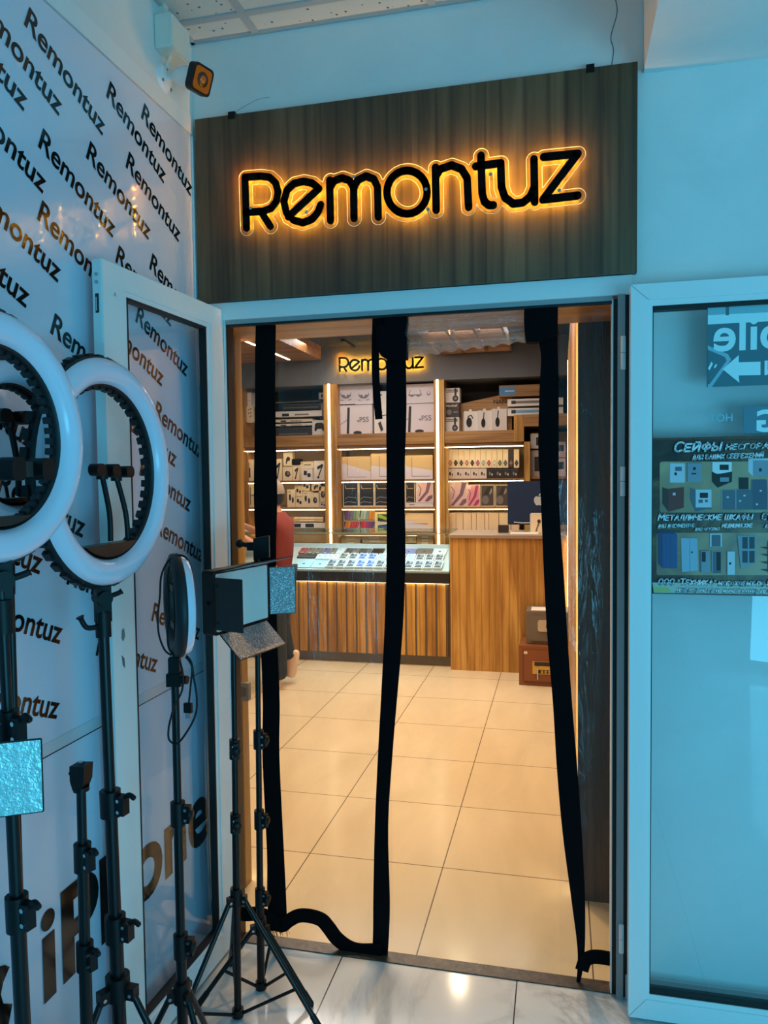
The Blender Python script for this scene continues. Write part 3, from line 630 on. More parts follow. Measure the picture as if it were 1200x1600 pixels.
t = thing('remote_control', at(391, 661, Yc-.02), 'pale upright remote control with dark buttons at the far left of the top shelf', 'remote control')
a_, b_ = at(386.5, 661, Yc-.02), at(396.5, 634, Yc-.02)
MB().rbox(((a_.x+b_.x)/2, Yc-.02, (a_.z+b_.z)/2), ((b_.x-a_.x)/2, 0, 0), (0, 0, (b_.z-a_.z)/2), (0, .02, 0), CREAM, .5).build('body', t)
for u, v in ((-.01, .05), (.012, .06), (-.012, .01), (.01, .015), (0, -.03), (.014, -.02)):
    MB().lathe(((a_.x+b_.x)/2+u, Yc-.04, (a_.z+b_.z)/2+v), (0, -1, 0), [(.007, 0), (.006, .003), (0, .003)], DARK, 10).build('button', t)
# niche 1, centre bay: tablet boxes seen from the front; niche 2: laptop boxes; niche 3: watch straps
GOLD = cm(214, 184, 130)
lap = [('p', [(0,0),(0,.74),(1,.34),(1,0)], LILAC), ('l', [(.2,.9),(.2,.12),(.85,.12)], GREYP, .003)]
lap2 = [('p', [(0,0),(0,.55),(1,.36),(1,0)], LILAC), ('l', [(.25,.9),(.25,.12),(.9,.12)], GREYP, .003)]
for x0, x1, yt, ar, lb in ((534, 579, 713, lap, 'nearest the left lit pillar'), (580, 632, 708, lap2, 'behind the middle black band'), (633, 676, 711, lap2, 'right of the middle black band')):
    carton('laptop_box', 'broad cream laptop box, top lit niche, '+lb, 'box', BOXES, x0, yt, x1, 746, Yc, .1, GOLD, ar, 1.640)
blk = [('r', .06,.05,.94,.95, cm(34, 34, 38)), ('l', [(.15,.82),(.2,.7),(.8,.7)], cm(190, 170, 140), .004), ('l', [(.15,.3),(.3,.38),(.85,.34)], cm(120, 120, 124), .005), ('l', [(.12,.15),(.3,.2),(.8,.16)], cm(170, 160, 150), .003)]
for i, (x0, x1) in enumerate(((536, 560), (561, 584.5), (585.5, 609), (610, 633), (634, 648))):
    carton('tablet_box', 'box with a black tablet picture, %s in the middle lit niche' % ('leftmost', 'second from the left', 'third from the left', 'fourth, behind the band,', 'rightmost')[i], 'box', BOXES, x0, 751, x1, 789, Yc, .05, CREAM, blk, 1.345)
def ipad(c1, c2, c3): return [('r', .05,.04,.95,.96, c1), ('p', [(.05,.5),(.3,.78),(.35,.96),(.05,.96)], c2), ('p', [(.1,.04),(.55,.5),(.68,.96),(.9,.96),(.72,.45),(.25,.04)], c3), ('p', [(.5,.04),(.72,.28),(.95,.34),(.95,.2),(.7,.04)], c3), ('l', [(.15,.78),(.3,.6),(.2,.3)], c3, .004)]
PK = ipad(cm(226, 190, 186), cm(236, 214, 204), cm(120, 92, 116)); PK2 = ipad(cm(222, 150, 160), cm(238, 196, 190), cm(168, 60, 96))
carton('tablet_box', 'white tablet box with a pink swirl at the right end of the middle niche', 'box', BOXES, 650, 750, 677, 785, Yc, .05, WHITE, PK)
carton('flat_white_box', 'flat white box lying under the pink swirl tablet box in the middle niche', 'box', BOXES, 635, 785.5, 677, 790, Yc-.01, .2, LILAC, [('r', .1,.4,.3,.6, GREYP)], 1.345)
def straps(cols):
    out = []
    for i, c_ in enumerate(cols):
        u = .06+i*.9/len(cols); out.append(('p', [(u,.08),(u+.8/len(cols),.08),(u+1.5/len(cols)*.9,.92),(u+.5/len(cols),.92)], c_))
    return [('r', .04,.04,.96,.96, cm(56, 50, 56))]+out
SC = [((96,72,120),(110,88,140),(120,110,130),(110,150,120),(140,176,140)), ((150,190,180),(180,200,196),(120,170,180),(226,150,40),(236,140,30)), ((222,120,40),(226,140,50),(200,60,40),(206,70,70),(180,40,50)), ((200,40,60),(210,60,80),(160,60,110),(120,70,130),(100,70,120)), ((120,130,150),(150,160,170),(90,110,140),(140,150,120),(110,120,110)), ((130,150,170),(150,170,190),(210,120,80),(220,140,70),(150,120,110))]
pos_ = ((537, 795, 560.5, 813), (561.5, 795, 585, 813), (537, 814, 560.5, 826), (561.5, 814, 585, 826), (537, 827, 560.5, 834), (561.5, 827, 585, 834))
for (x0, yt, x1, yb), c_, lb in zip(pos_, SC, ('violet and green straps, top left', 'mint and orange straps, top right', 'orange and red straps, middle left', 'red and plum straps, middle right', 'blue grey straps, bottom left', 'blue and orange straps, bottom right')):
    carton('strap_box', 'open box of %s of the strap stack' % lb, 'box', BOXES, x0, yt, x1, yb, Yc, .06, CREAM, straps([cm(*q) for q in c_]), None)
carton('green_fan_box', 'yellow box with green and blue fan picture beside the strap boxes', 'box', BOXES, 586, 800, 608, 833, Yc-.03, .08, cm(222, 214, 150), [('r', .2,.05,.98,.9, cm(50, 60, 40)), ('p', [(.2,.75),(.98,.55),(.98,.7),(.3,.9)], cm(150, 180, 60)), ('p', [(.2,.35),(.98,.42),(.98,.52),(.2,.55)], cm(220, 216, 200)), ('p', [(.2,.3),(.98,.36),(.98,.2),(.2,.22)], cm(60, 90, 150)), ('p', [(.2,.05),(.6,.18),(.98,.05)], cm(150, 190, 70))], 1.065)
carton('slim_laptop_box', 'wide cream box with a slim laptop seen edge on, right of the middle band', 'box', BOXES, 626, 802, 677, 833, Yc, .06, cm(226, 200, 160), [('p', [(.02,.05),(.02,.72),(.98,.25),(.98,.05)], LILAC), ('p', [(.14,.46),(.8,.49),(.86,.46),(.8,.43)], cm(150, 140, 140))], 1.065)
# parcels low down
PAPER = cm(214, 178, 120); 
for i, (x0, yt, x1, yb, c_, lb) in enumerate(((531, 838, 563, 846, cm(226, 190, 110), 'yellow padded envelope'), (564, 838, 604, 843, PAPER, 'kraft paper parcel'), (566, 843.5, 606, 848, cm(222, 190, 140), 'pale paper parcel'), (633, 838, 650, 848, cm(224, 196, 130), 'square kraft parcel'), (651, 837, 677, 841.5, PAPER, 'flat kraft parcel'), (651, 842, 677, 846, cm(218, 180, 110), 'ochre flat parcel'), (651, 846.5, 677, 851, PAPER, 'long flat parcel'), (534, 846.5, 562, 851, cm(200, 176, 140), 'grey paper parcel'))):
    carton('parcel', '%s %s, low on the shelving behind the glass case' % (lb, ('at the left', 'left of the band', 'under another by the band', 'right of the band', 'topmost at the right', 'second at the right', 'lowest at the right', 'under the envelope')[i]), 'parcel', 'parcels on the low shelf', x0, yt, x1, yb, Yc-.02, .2, c_, [('r', .3,.2,.7,.8, cm(236, 222, 190))], None)
# left bay niches
mount = [('p', [(.3,.55),(.5,.7),(.75,.6),(.7,.4),(.45,.35),(.35,.15),(.25,.15)], DARK)]
clampp = [('p', [(.2,.5),(.35,.7),(.7,.65),(.8,.4),(.6,.25),(.3,.3)], DARK), ('e', .55,.5,.12,.12, GREYP)]
stick = [('l', [(.35,.15),(.55,.5),(.75,.8)], DARK, .006), ('p', [(.25,.7),(.7,.85),(.75,.7),(.3,.55)], DARK), ('e', .35,.15,.1,.06, DARK)]
buds = [('p', [(.15,.45),(.45,.4),(.5,.75),(.2,.8)], DARK), ('p', [(.55,.25),(.85,.3),(.8,.6),(.5,.55)], DARK)]
duo = [('e', .35,.55,.13,.2, DARK), ('e', .7,.4,.12,.18, DARK), ('r', .1,.86,.5,.9, GREYP)]
L1 = [(430, 717, 440, 748, stick, 'tall box with a stick picture'), (443, 707, 457, 728, mount, 'yellowish box with a mount picture, on another'), (442, 729, 457, 748, clampp, 'square box with a clamp picture'), (458, 727, 468, 748, stick, 'slim box with a small stand picture'), (469, 721, 490, 748, [('t', 'S', .15,.86,.08, GREYP), ('r', .3,.8,.8,.86, GREYP)], 'larger cream box behind a small one'), (491, 720, 509, 748, stick, 'grey box with a swivel arm picture')]
for x0, yt, x1, yb, ar, lb in L1:
    carton('accessory_box', 'cream %s, first lit niche left of the pillar' % lb.replace('cream ', '').replace('yellowish ', '').replace('grey ', ''), 'box', BOXES, x0, yt, x1, yb, Yc+.03, .07, CREAM if x0 != 491 else WHITE, ar, 1.640 if yb == 748 else None)
carton('accessory_box', 'white box with a two piece charger picture, in front of the larger cream box', 'box', BOXES, 472, 731, 488, 748, Yc-.03, .05, WHITE, buds, 1.640)
t = thing('action_camera', at(466, 728, Yc+.06), 'small black camera resting on boxes in the first lit niche', 'camera'); q = at(465, 722, Yc+.06)
MB().box(q.x-.06, q.y-.03, q.z-.03, q.x+.05, q.y+.03, q.z+.035, PLAST).build('body', t); MB().tube([(q.x-.02, q.y-.03, q.z), (q.x-.02, q.y-.05, q.z)], .022, PLAST, 14).build('lens', t)
L2 = [(449, 765, 461, 786, duo, 'box with three small plugs', 1), (461, 759, 472, 775, duo, 'box standing high on the left', 0), (472, 752, 484, 767, buds, 'topmost box in the middle', 0), (487, 753, 501, 767, mount, 'topmost box at the right', 0), (462, 776, 473, 790, buds, 'low box under the high one', 1), (473, 768, 487, 791, duo, 'broad box with two dark speakers', 1), (487, 770, 498, 791, clampp, 'box with stacked dark blocks', 1), (499, 760, 510, 784, clampp, 'tall box beside the pillar', 0)]
for x0, yt, x1, yb, ar, lb, on in L2:
    carton('earphone_box', 'cream %s, second lit niche left of the pillar' % lb, 'box', BOXES, x0, yt, x1, yb, Yc+(.0 if on else .05), .05, CREAM, ar, 1.345 if on else None)
carton('earphone_box', 'lilac box under the tall one beside the pillar in the second niche', 'box', BOXES, 499, 785, 510, 793, Yc, .05, LILAC, duo, 1.345)
carton('accessory_box', 'slim box with a dark gadget at the far left of the first lit niche', 'box', BOXES, 384, 718, 396, 748, Yc, .06, CREAM, [('r', .3,.15,.6,.6, DARK), ('r', .4,.6,.5,.85, GREYP)], 1.640)
carton('accessory_box', 'slim yellow box with a black line at the far left of the second lit niche', 'box', BOXES, 387, 756, 397, 792, Yc, .06, cm(226, 206, 150), [('r', .4,.1,.5,.85, DARK)], 1.345)
for i, (yt, yb, c_, lb) in enumerate(((808, 811, CREAM, 'topmost thin cream'), (811.5, 815, PAPER, 'second thin tan'), (823, 826, cm(228, 206, 160), 'pale'), (827, 831, PAPER, 'lowest tan'))):
    carton('flat_box', '%s flat box in the third lit niche left of the pillar' % lb, 'box', BOXES, 459, yt, 505, yb, Yc, .22, c_, [('r', .2,.3,.7,.6, cm(240, 226, 190))], None)
carton('flat_box', 'white flat box with two black windows in the third lit niche', 'box', BOXES, 459, 817, 510, 825, Yc-.01, .2, WHITE, [('r', .02,.15,.22,.85, DARK), ('r', .36,.15,.62,.85, DARK)], None)
# right bay
mar = [('r', .1,.7,.9,.9, cm(110, 108, 104)), ('t', 'Marshall', .12,.74,.6, WHITE), ('e', .72,.28,.2,.22, DARK), ('e', .72,.28,.1,.11, GREYP), ('r', .66,.5,.8,.98, DARK)]
mar2 = [('t', 'Marshall', .1,.74,.75, WHITE), ('e', .3,.35,.18,.2, GREYP), ('r', .6,.3,.9,.4, GREYP)]
carton('headphone_box', 'white headphone box, topmost of the three stacked beside the right lit pillar', 'box', BOXES, 695, 606, 718, 629, Yc, .14, WHITE, mar, at(700, 629.3, Yc).z)
carton('headphone_box', 'dark headphone box, middle of the three stacked beside the right lit pillar', 'box', BOXES, 695, 629.6, 717.5, 651.4, Yc, .14, cm(54, 52, 52), mar2, at(700, 651.6, Yc).z)
carton('headphone_box', 'white headphone box, lowest of the three stacked beside the right lit pillar', 'box', BOXES, 695, 651.8, 717, 674, Yc, .14, WHITE, mar, 2.134)
hp = [('e', .35,.45,.2,.24, DARK), ('l', [(.25,.5),(.3,.75),(.5,.8),(.62,.65)], DARK, .008)]
hp2 = [('e', .35,.4,.15,.22, DARK), ('l', [(.35,.5),(.4,.9)], DARK, .008)]
for (x0, yt, x1, ar, lb) in ((723, 642, 745, hp, 'with headphones seen from the front, left of three'), (746, 641, 766.5, hp2, 'with headphones seen from the side, middle of three'), (767, 638, 790, hp2, 'with slim headphones, right of three')):
    A, B = at(x0, 673, Yc), at(x1, yt, Yc); t = thing('headphone_carton', (A.x+.06, Yc+.06, 2.134), 'white hanging carton %s by the oak board' % lb, 'box', 'white headphone cartons')
    o = MB().obox(((A.x+B.x)/2, Yc+.06, (2.134+B.z)/2), Vector((cos(.3), sin(.3), 0))*.075, Vector((-sin(.3), cos(.3), 0))*.045, (0, 0, (B.z-2.134)/2), WHITE)
    cc = Vector(((A.x+B.x)/2, Yc+.06, (2.134+B.z)/2)); uu = Vector((cos(.3), sin(.3), 0)); nn = Vector((sin(.3), -cos(.3), 0)); f0 = cc+nn*.0462
    for a in ar:
        if a[0] == 'e': o.add([f0+uu*((a[1]-.5+a[3]*cos(i*pi/10))*.15)+Z_*((a[2]-.5+a[4]*sin(i*pi/10))*(B.z-2.134)) for i in range(20)], [tuple(range(20))], DARK)
        else: ribbon(o, [f0+uu*((u-.5)*.15)+Z_*((v-.5)*(B.z-2.134)) for u, v in a[1]], .005, nn, DARK)
    o.build('body', t); MB().obox(cc+Z_*((B.z-2.134)/2+.012), uu*.014, nn*.001, Z_*.012, WHITE).build('hang_tab', t)
mb = MB(); q = [at(x, y, 5.62) for x, y in ((697, 655), (720, 631), (780, 618), (800, 612), (800, 674), (697, 674))]; mb.prism(q, (0, .015, 0), WSHELF)
p = at(771, 631, 5.60); put_text(mb, 'NANO', p, X_, Z_, cm(60, 40, 24), width=.19, bold=.02)
tag(mb.build('shop_board'), 'slanted oak board with burnt dark letters behind the headphone cartons', 'board')
carton('oak_carton', 'oak coloured box with a blue label at the top right of the shelving', 'box', BOXES, 780, 599, 872, 620, Yc, .2, WSHELF, [('r', .0,.15,.27,.85, cm(60, 130, 180)), ('r', .1,.45,.26,.52, WHITE)], None)
for yt, yb, c_, lb in ((621, 635, cm(120, 112, 108), 'upper white box with a dark soundbar'), (635.6, 650, cm(110, 160, 190), 'lower white box with a blue soundbar')):
    carton('long_box', '%s picture, under the oak carton' % lb, 'box', BOXES, 793, yt, 880, yb, Yc-.02, .2, WHITE, [('r', .10,.35,.9,.72, c_), ('r', .07,.3,.15,.78, DARK)], None if yt < 630 else 2.285)
# watches: white hanging cards
WC = [(190,120,90),(30,30,34),(60,54,46),(170,110,100),(36,36,38),(150,80,110),(130,150,160),(160,60,60),(190,180,160),(80,90,60),(70,76,80),(120,70,60),(50,46,50)]
LB = ['copper','black','bronze','rose ringed white','jet black','mauve','pale blue','red','cream','olive','slate','brown on a black card','charcoal']
for i in range(13):
    x0 = 699.5+i*8.62; bl = (i == 11)
    carton('watch_card', 'narrow card with a %s watch in the top right lit niche' % LB[i], 'watch', 'watch cards in the lit niche', x0, 702, x0+8.1, 731, 5.55, .02, DARK if bl else cm(232, 214, 176), [('r', .35,.1,.65,.42, cm(*WC[i])), ('e', .5,.26,.36,.11, cm(*WC[i])), ('e', .5,.26,.22,.065, cm(min(255, WC[i][0]+40), min(255, WC[i][1]+40), min(255, WC[i][2]+40)) if not bl else GREYP)], at(x0, 731, 5.55).z, lid=False)
for i in range(9):
    d_ = i >= 5; x0 = 698.5+i*12.4
    carton('earbud_box', '%s earbud box, %s in the row under the watch cards' % ('black' if d_ else 'cream', ('leftmost', 'second', 'third', 'fourth', 'fifth from the left', 'first of the black ones', 'second of the black ones', 'third of the black ones', 'rightmost')[i]), 'box', 'earbud boxes under the watches', x0, 732, x0+12, 744, Yc-.02, .06, cm(34, 32, 30) if d_ else cm(216, 200, 184), [('e', .4,.5,.12,.18, GREYP if d_ else DARK), ('e', .7,.4,.1,.14, cm(190, 180, 170) if d_ else cm(130, 90, 80))], 1.640)
gr = [('r', .06,.04,.94,.96, cm(74, 64, 60)), ('e', .62,.72,.22,.16, cm(150, 140, 134)), ('e', .35,.3,.25,.2, cm(120, 110, 108)), ('p', [(.2,.5),(.6,.55),(.8,.9),(.5,.9)], cm(44, 40, 40))]
for x0, yt, x1, ar, lb in ((701, 752, 732, PK, 'tall box with a pale pink swirl, left of the row'), (729, 757, 750, PK2, 'box with bright pink swirl, second of the row'), (751, 757, 772.5, gr, 'box with a grey shell picture, third of the row'), (774, 757, 795, gr, 'box with a grey shell picture, beside the computer screen')):
    carton('tablet_box', 'tablet %s in the right niche' % lb, 'box', BOXES, x0, yt, x1, 792, Yc-(.03 if x0 == 729 else 0), .05, CREAM, ar, 1.345)
for i, x0 in enumerate((702, 713, 724, 737, 745, 758, 764, 780, 799)):
    x1 = (713, 724, 737, 745, 758, 764, 780, 799, 812)[i]
    carton('upright_box', 'plain cream upright box, %s in the row behind the sales counter' % ('leftmost', 'second', 'third', 'fourth', 'fifth', 'sixth', 'seventh', 'eighth, beside the stand', 'rightmost')[i], 'box', 'upright boxes behind the counter', x0, 801, x1-.5, 834, Yc, .1, cm(226, 200, 164), [('r', .95,0,1,1, cm(150, 120, 90))], 1.065)
# far right niche boxes
spk = [('r', .3,.2,.95,.75, DARK)]
for x0, yt, x1, yb, c_, lb in ((829, 677, 858, 701, WHITE, 'upper white box with a black cube'), (822, 703, 866, 746, cm(206, 190, 180), 'lower grey box with a big black cube')):
    carton('speaker_carton', '%s speaker picture in the stepped right niche' % lb, 'box', BOXES, x0, yt, x1, yb, Yc, .15, c_, spk, None if yt == 677 else 1.655)
for x0, yt, x1, yb, c_, lb in ((868, 652, 884, 672, WHITE, 'white box high beside the right led line'), (868, 690, 884, 715, cm(190, 170, 160), 'pinkish box in the middle beside the right led line'), (868, 716, 884, 746, cm(200, 180, 170), 'pale box low beside the right led line')):
    carton('stacked_carton', lb, 'box', BOXES, x0, yt, x1, yb, Yc, .15, c_, [('r', .2,.4,.8,.8, DARK)], 2.285 if yt == 652 else (None if yt == 690 else 1.655))

# ------------------------------------------------------------------ sales counter, safes, computer
t = thing('sales_counter', (0, 4.24, 0), 'tall oak fronted sales counter with a taupe worktop', 'counter')
MB().box(-.920, 3.93, 0, 1.0, 4.50, 1.140, WINT).build('front_panel', t)
MB().box(-.932, 3.915, 1.140, 1.0, 4.56, 1.166, COUNT).build('worktop', t)
SG1 = mat('grey safe enamel', rgb(112, 104, 96), .4); SB1 = mat('brown safe enamel', rgb(132, 78, 44), .4); BRASS = mat('brass', rgb(214, 170, 84), .3, .8)
t = thing('safe', (-.11, 3.72, 0), 'brown safe with a gold keypad standing on the floor by the counter', 'safe')
MB().box(-.321, 3.56, 0, .036, 3.90, .318, SB1).build('body', t)
MB().box(-.285, 3.550, .035, .030, 3.562, .285, SB1).box(-.285, 3.549, .033, .030, 3.551, .036, DARK).box(-.287, 3.549, .035, -.284, 3.551, .285, DARK).build('door', t)
MB().box(-.285+.07, 3.540, .10, .030, 3.551, .20, BRASS).box(-.20, 3.538, .165, .03, 3.541, .197, DARK).box(-.17, 3.538, .105, .03, 3.541, .135, DARK).build('keypad', t)
mb = MB()
for i in range(6):
    for j in range(2): mb.box(-.150+i*.028, 3.536, .108+j*.014, -.132+i*.028, 3.539, .118+j*.014, BRASS)
mb.build('buttons', t)
MB().tube([(-.175, 3.545, .15), (-.175, 3.525, .15)], .012, BRASS, 12).box(-.179, 3.524, .06, -.171, 3.528, .15, STEEL).build('key', t)
MB().box(-.287+.005, 3.548, .255, -.255, 3.5495, .275, WHITE).build('label_sticker', t)
t = thing('safe', (-.1, 3.75, .318), 'smaller grey safe with a pale handle plate on top of the brown safe', 'safe')
mb = MB().rbox((-.078, 3.76, .318+.134), (.190, 0, 0), (0, 0, .130), (0, .13, 0), SG1, .08)
for x in (-.24, .08): mb.tube([(x, 3.68, .318), (x, 3.68, .324)], .014, STEEL, 10)
mb.build('body', t)
MB().rbox((-.078, 3.625, .318+.128), (.158, 0, 0), (0, 0, .100), (0, .008, 0), SG1, .06).build('door', t)
MB().rbox((-.075, 3.612, .47), (.10, 0, 0), (0, 0, .045), (0, .008, 0), cm(190, 180, 170), .4).build('handle_plate', t)
MB().box(-.11, 3.600, .455, -.02, 3.606, .485, DARK).build('handle', t)
o = MB().box(-.23, 3.66, .583, -.02, 3.82, .586, WHITE).build('paper_sheet'); tag(o, 'white sheet of paper lying on top of the grey safe', 'paper')
BLU = mat('blue anodised back', rgb(38, 54, 84), .35, .4); SILV = mat('pale silver', rgb(200, 202, 206), .35, .5)
t = thing('desktop_computer', (-.19, 4.32, 1.166), 'dark blue all-in-one computer seen from behind on the counter', 'computer')
MB().rbox((-.180, 4.30, 1.424), (.275, 0, 0), (0, 0, .192), (0, .006, 0), BLU, .05).build('screen_back', t)
mb = MB(); apple(mb, (-.185, 4.2930, 1.455), X_, Z_, .105, SILV); mb.build('fruit_logo', t)
MB().prism([(-.26, 4.28, 1.17), (-.10, 4.28, 1.17), (-.10, 4.245, 1.33), (-.26, 4.245, 1.33)], (0, .004, 0), SILV).rbox((-.18, 4.33, 1.172), (.09, 0, 0), (0, .08, 0), (0, 0, .005), SILV, .1).build('stand', t)
MB().tube(bez([(-.40, 4.292, 1.255), (-.33, 4.285, 1.248), (-.24, 4.28, 1.245), (-.20, 4.26, 1.20), (-.12, 4.2, 1.170)]), .004, SILV, 6).build('cable', t)
o = MB().box(-.532, 4.2, 1.166, -.444, 4.28, 1.232, cm(44, 40, 38)).box(-.53, 4.199, 1.20, -.446, 4.2, 1.202, DARK).build('black_box'); tag(o, 'small black box standing on the worktop left of the computer', 'box')
carton('gadget_box', 'white box with a black stick picture in front of the computer', 'box', BOXES, 829.5, 802, 850, 835.5, 4.16, .05, CREAM, [('e', .62,.6,.13,.1, DARK), ('l', [(.6,.5),(.4,.12)], cm(120, 90, 70), .006)], 1.166)
o = MB().box(-.42, 4.05, 1.166, -.18, 4.20, 1.172, WHITE).build('document'); tag(o, 'pale documents lying on the worktop by the band', 'paper')

# ------------------------------------------------------------------ glass display case with phones
t = thing('display_case', (-2.1, 4.3, 0), 'long glass topped display case with a slatted oak front', 'display case')
MB().box(-3.85, 4.06, 0, -.935, 4.62, .09, PLINTH).build('plinth', t)
mb = MB().box(-3.85, 4.02, .09, -.936, 4.62, .73, mat('dark slat backing', rgb(88, 70, 56), .6)); x = -3.85
while x < -.96: mb.box(x, 4.000, .095, min(x+.074, -.936), 4.02, .728, WINT); mb.box(x+.079, 4.008, .095, min(x+.086, -.936), 4.02, .728, cm(120, 112, 108)); x += .0905
mb.build('slatted_front', t)
MB().box(-3.85, 3.985, .735, -.936, 4.62, .822, cm(28, 26, 26)).build('black_rim', t)
MB().box(-3.85, 3.988, .7338, -.94, 3.998, .7349, LEDS).build('led_strip', t)
MB().box(-3.85, 3.988, .822, -.936, 3.994, 1.170, CASEG).box(-3.85, 3.988, 1.170, -.936, 4.56, 1.177, CASEG).box(-.942, 3.994, .822, -.936, 4.56, 1.170, CASEG).build('glass_box', t)
GE = mat('green glass edge', rgb(120, 150, 140), .2)
MB().box(-3.85, 3.9865, 1.170, -.936, 3.988, 1.177, GE).box(-.9355, 3.988, .822, -.934, 3.994, 1.17, GE).box(-3.85, 4.56, 1.170, -.936, 4.562, 1.177, GE).build('glass_edge', t)
SL = .32
def sz(y): return .842+SL*(y-4.03)
MB().prism([(-3.84, 4.02, .823), (-3.84, 4.02, sz(4.02)), (-3.84, 4.50, sz(4.50)), (-3.84, 4.55, sz(4.50)), (-3.84, 4.55, .823)], (0, 0, 0), cm(206, 206, 204)) if 0 else None
mb = MB(); P = [(4.018, .823), (4.018, sz(4.018)), (4.50, sz(4.50)), (4.50, sz(4.50)+.035), (4.55, sz(4.50)+.035), (4.55, .823)]
TRAY = mat('white display tray', rgb(196, 198, 198), .5)
mb.prism([(-2.39, a, b) for a, b in P], (1.448, 0, 0), TRAY)
for i in range(24): mb.tube([(-2.20+i*.052, 4.0185, .835), (-2.20+i*.052, 4.0165, .835)], .003, DARK, 6)
mb.build('display_tray', t)
area('added_case_light', (-1.66, 4.03, 1.162), (radians(24), 0, 0), 1.36, .02, 7.5, (.50, .84, 1))  # unseen lamp added in the case to brighten the phones
MB().box(-2.34, 4.015, 1.164, -.98, 4.045, 1.1695, PVC2).build('added_case_lamp', t)
nS = Vector((0, -SL, 1)).normalized(); vS = Vector((0, 1, SL)).normalized()
def flat(name, label, cat, group, x0, x1, y0, y1, py, th, edge, art, parts=None):
    ym = (y0+y1)/2; a, b = at(x0, py, ym).x, at(x1, py, ym).x; c = Vector(((a+b)/2, ym, sz(ym)+.001))+nS*(th/2+.0005); hu, hv = (b-a)/2, (y1-y0)/2*math.sqrt(1+SL*SL)
    mb = MB().rbox(c, (hu, 0, 0), vS*hv, nS*(th/2), edge, .12); top = c+nS*(th/2+.0004); e = 0
    for q in art:
        e += .0003; tp = top+nS*e
        if q[0] == 'r': mb.add([tp+X_*(hu*u)+vS*(hv*v) for u, v in ((q[1],q[2]),(q[3],q[2]),(q[3],q[4]),(q[1],q[4]))], [(0,1,2,3)], q[5])
        elif q[0] == 'p': mb.poly([tp+X_*(hu*u)+vS*(hv*v) for u, v in q[1]], q[2])
        elif q[0] == 'e': mb.add([tp+X_*(hu*(q[1]+q[3]*cos(i*pi/8)))+vS*(hv*(q[2]+q[4]*sin(i*pi/8))) for i in range(16)], [tuple(range(16))], q[5])
        elif q[0] == 'a': apple(mb, tp, X_, vS, q[1], q[2])
    return tag(mb.build(name), label, cat, group)
def scr(c1, c2): return [('r', -.78,-.86,.78,.86, c1), ('p', [(-.78,-.3),(.0,.1),(.78,-.1),(.78,-.5),(0,-.2),(-.78,-.6)], c2), ('p', [(-.3,.86),(.1,.2),(.78,.5),(.78,.86)], c2)]
G1 = (cm(70, 74, 80), cm(150, 156, 162)); BL = (cm(70, 90, 160), cm(150, 170, 220)); PKc = (cm(190, 120, 140), cm(230, 180, 190)); MN = (cm(150, 200, 200), cm(200, 230, 226)); BR = (cm(90, 84, 80), cm(160, 150, 144))
ordn = ['first', 'second', 'third', 'fourth', 'fifth', 'sixth', 'seventh', 'eighth', 'ninth', 'tenth', 'eleventh', 'twelfth', 'thirteenth', 'fourteenth']
for i in range(12):
    x0 = 512+i*15.1; c_ = BL if i in (3, 4) else G1
    flat('phone_box', 'white phone box, %s picture, %s from the left in the front row' % ('blue' if c_ is BL else 'grey', ordn[i]), 'phone box', 'boxed phones in the front row', x0, x0+13.6, 4.035, 4.185, 887, .022, WHITE, scr(*c_))
RB = [BR, G1, BL, BL, MN, G1, PKc, MN, G1, G1, G1]
nm_ = {id(BR): 'brown', id(G1): 'grey', id(BL): 'blue', id(MN): 'mint', id(PKc): 'pink'}
for i in range(11):
    x0 = 531+i*14.9
    flat('phone_box', 'white phone box, %s picture, %s from the left in the second row' % (nm_[id(RB[i])], ordn[i]), 'phone box', 'boxed phones in the second row', x0, x0+13.2, 4.20, 4.325, 873, .022, WHITE, scr(*RB[i]))
for x0, x1, lb in ((462, 488, 'left of the pair'), (489, 512, 'nearer the phone boxes')):
    flat('tablet', 'pale blue tablet face down in the front row, '+lb, 'tablet', 'pale blue tablets', x0, x1, 4.04, 4.19, 887, .008, cm(176, 206, 214, .3), [('a', .03, DARK)])
flat('laptop', 'dark closed laptop at the left of the second row in the case', 'laptop', None, 466, 494, 4.24, 4.32, 872, .014, cm(46, 44, 46, .35), [('r', -.9,-.7,.9,-.5, GREYP)])
for i, (x0, c_) in enumerate(((496, (206, 214, 214)), (504.5, (200, 210, 212)), (513, (206, 212, 212)), (521.5, (220, 200, 200)))):
    flat('boxed_accessory', '%s small flat box, %s of four in the second row of the case' % ('pinkish' if i == 3 else 'pale', ordn[i]), 'box', 'small boxes in the second row', x0, x0+8, 4.21, 4.32, 873, .016, cm(*c_), [('e', 0,0,.3,.2, GREYP)])
ph = [('r', -.7,.35,-.1,.8, DARK)]
RA = [(469, 11, (168, 40, 56), 'red'), (481, 11, (120, 104, 90), 'brown grey'), (493, 11, (112, 100, 90), 'taupe'), (505, 11, (96, 92, 140), 'violet'), (517, 10, (110, 100, 92), 'dusty brown'), (527, 12, (200, 212, 220), 'white'), (540, 11, (60, 58, 62), 'charcoal'), (551, 11, (96, 94, 98), 'grey'), (562, 11, (40, 46, 50), 'black green'), (573, 7, (70, 80, 88), 'steel')]
for i, (x0, w_, c_, nm) in enumerate(RA):
    flat('phone', '%s phone lying face down in the back row of the case' % nm, 'phone', 'phones in the back row', x0, x0+w_-.6, 4.345, 4.465, 862, .009, cm(*c_, .3), [('r', -.8,.3,-.1,.85, cm(max(0, c_[0]-30), max(0, c_[1]-30), max(0, c_[2]-30))), ('r', -.3,-.95,.5,-.75, WHITE)])
flat('tablet', 'black glossy tablet in the back row left of the middle band', 'tablet', None, 581, 600, 4.345, 4.47, 862, .009, cm(40, 38, 42, .2), [('r', -.9,-.8,.9,.8, cm(26, 26, 30, .1))])
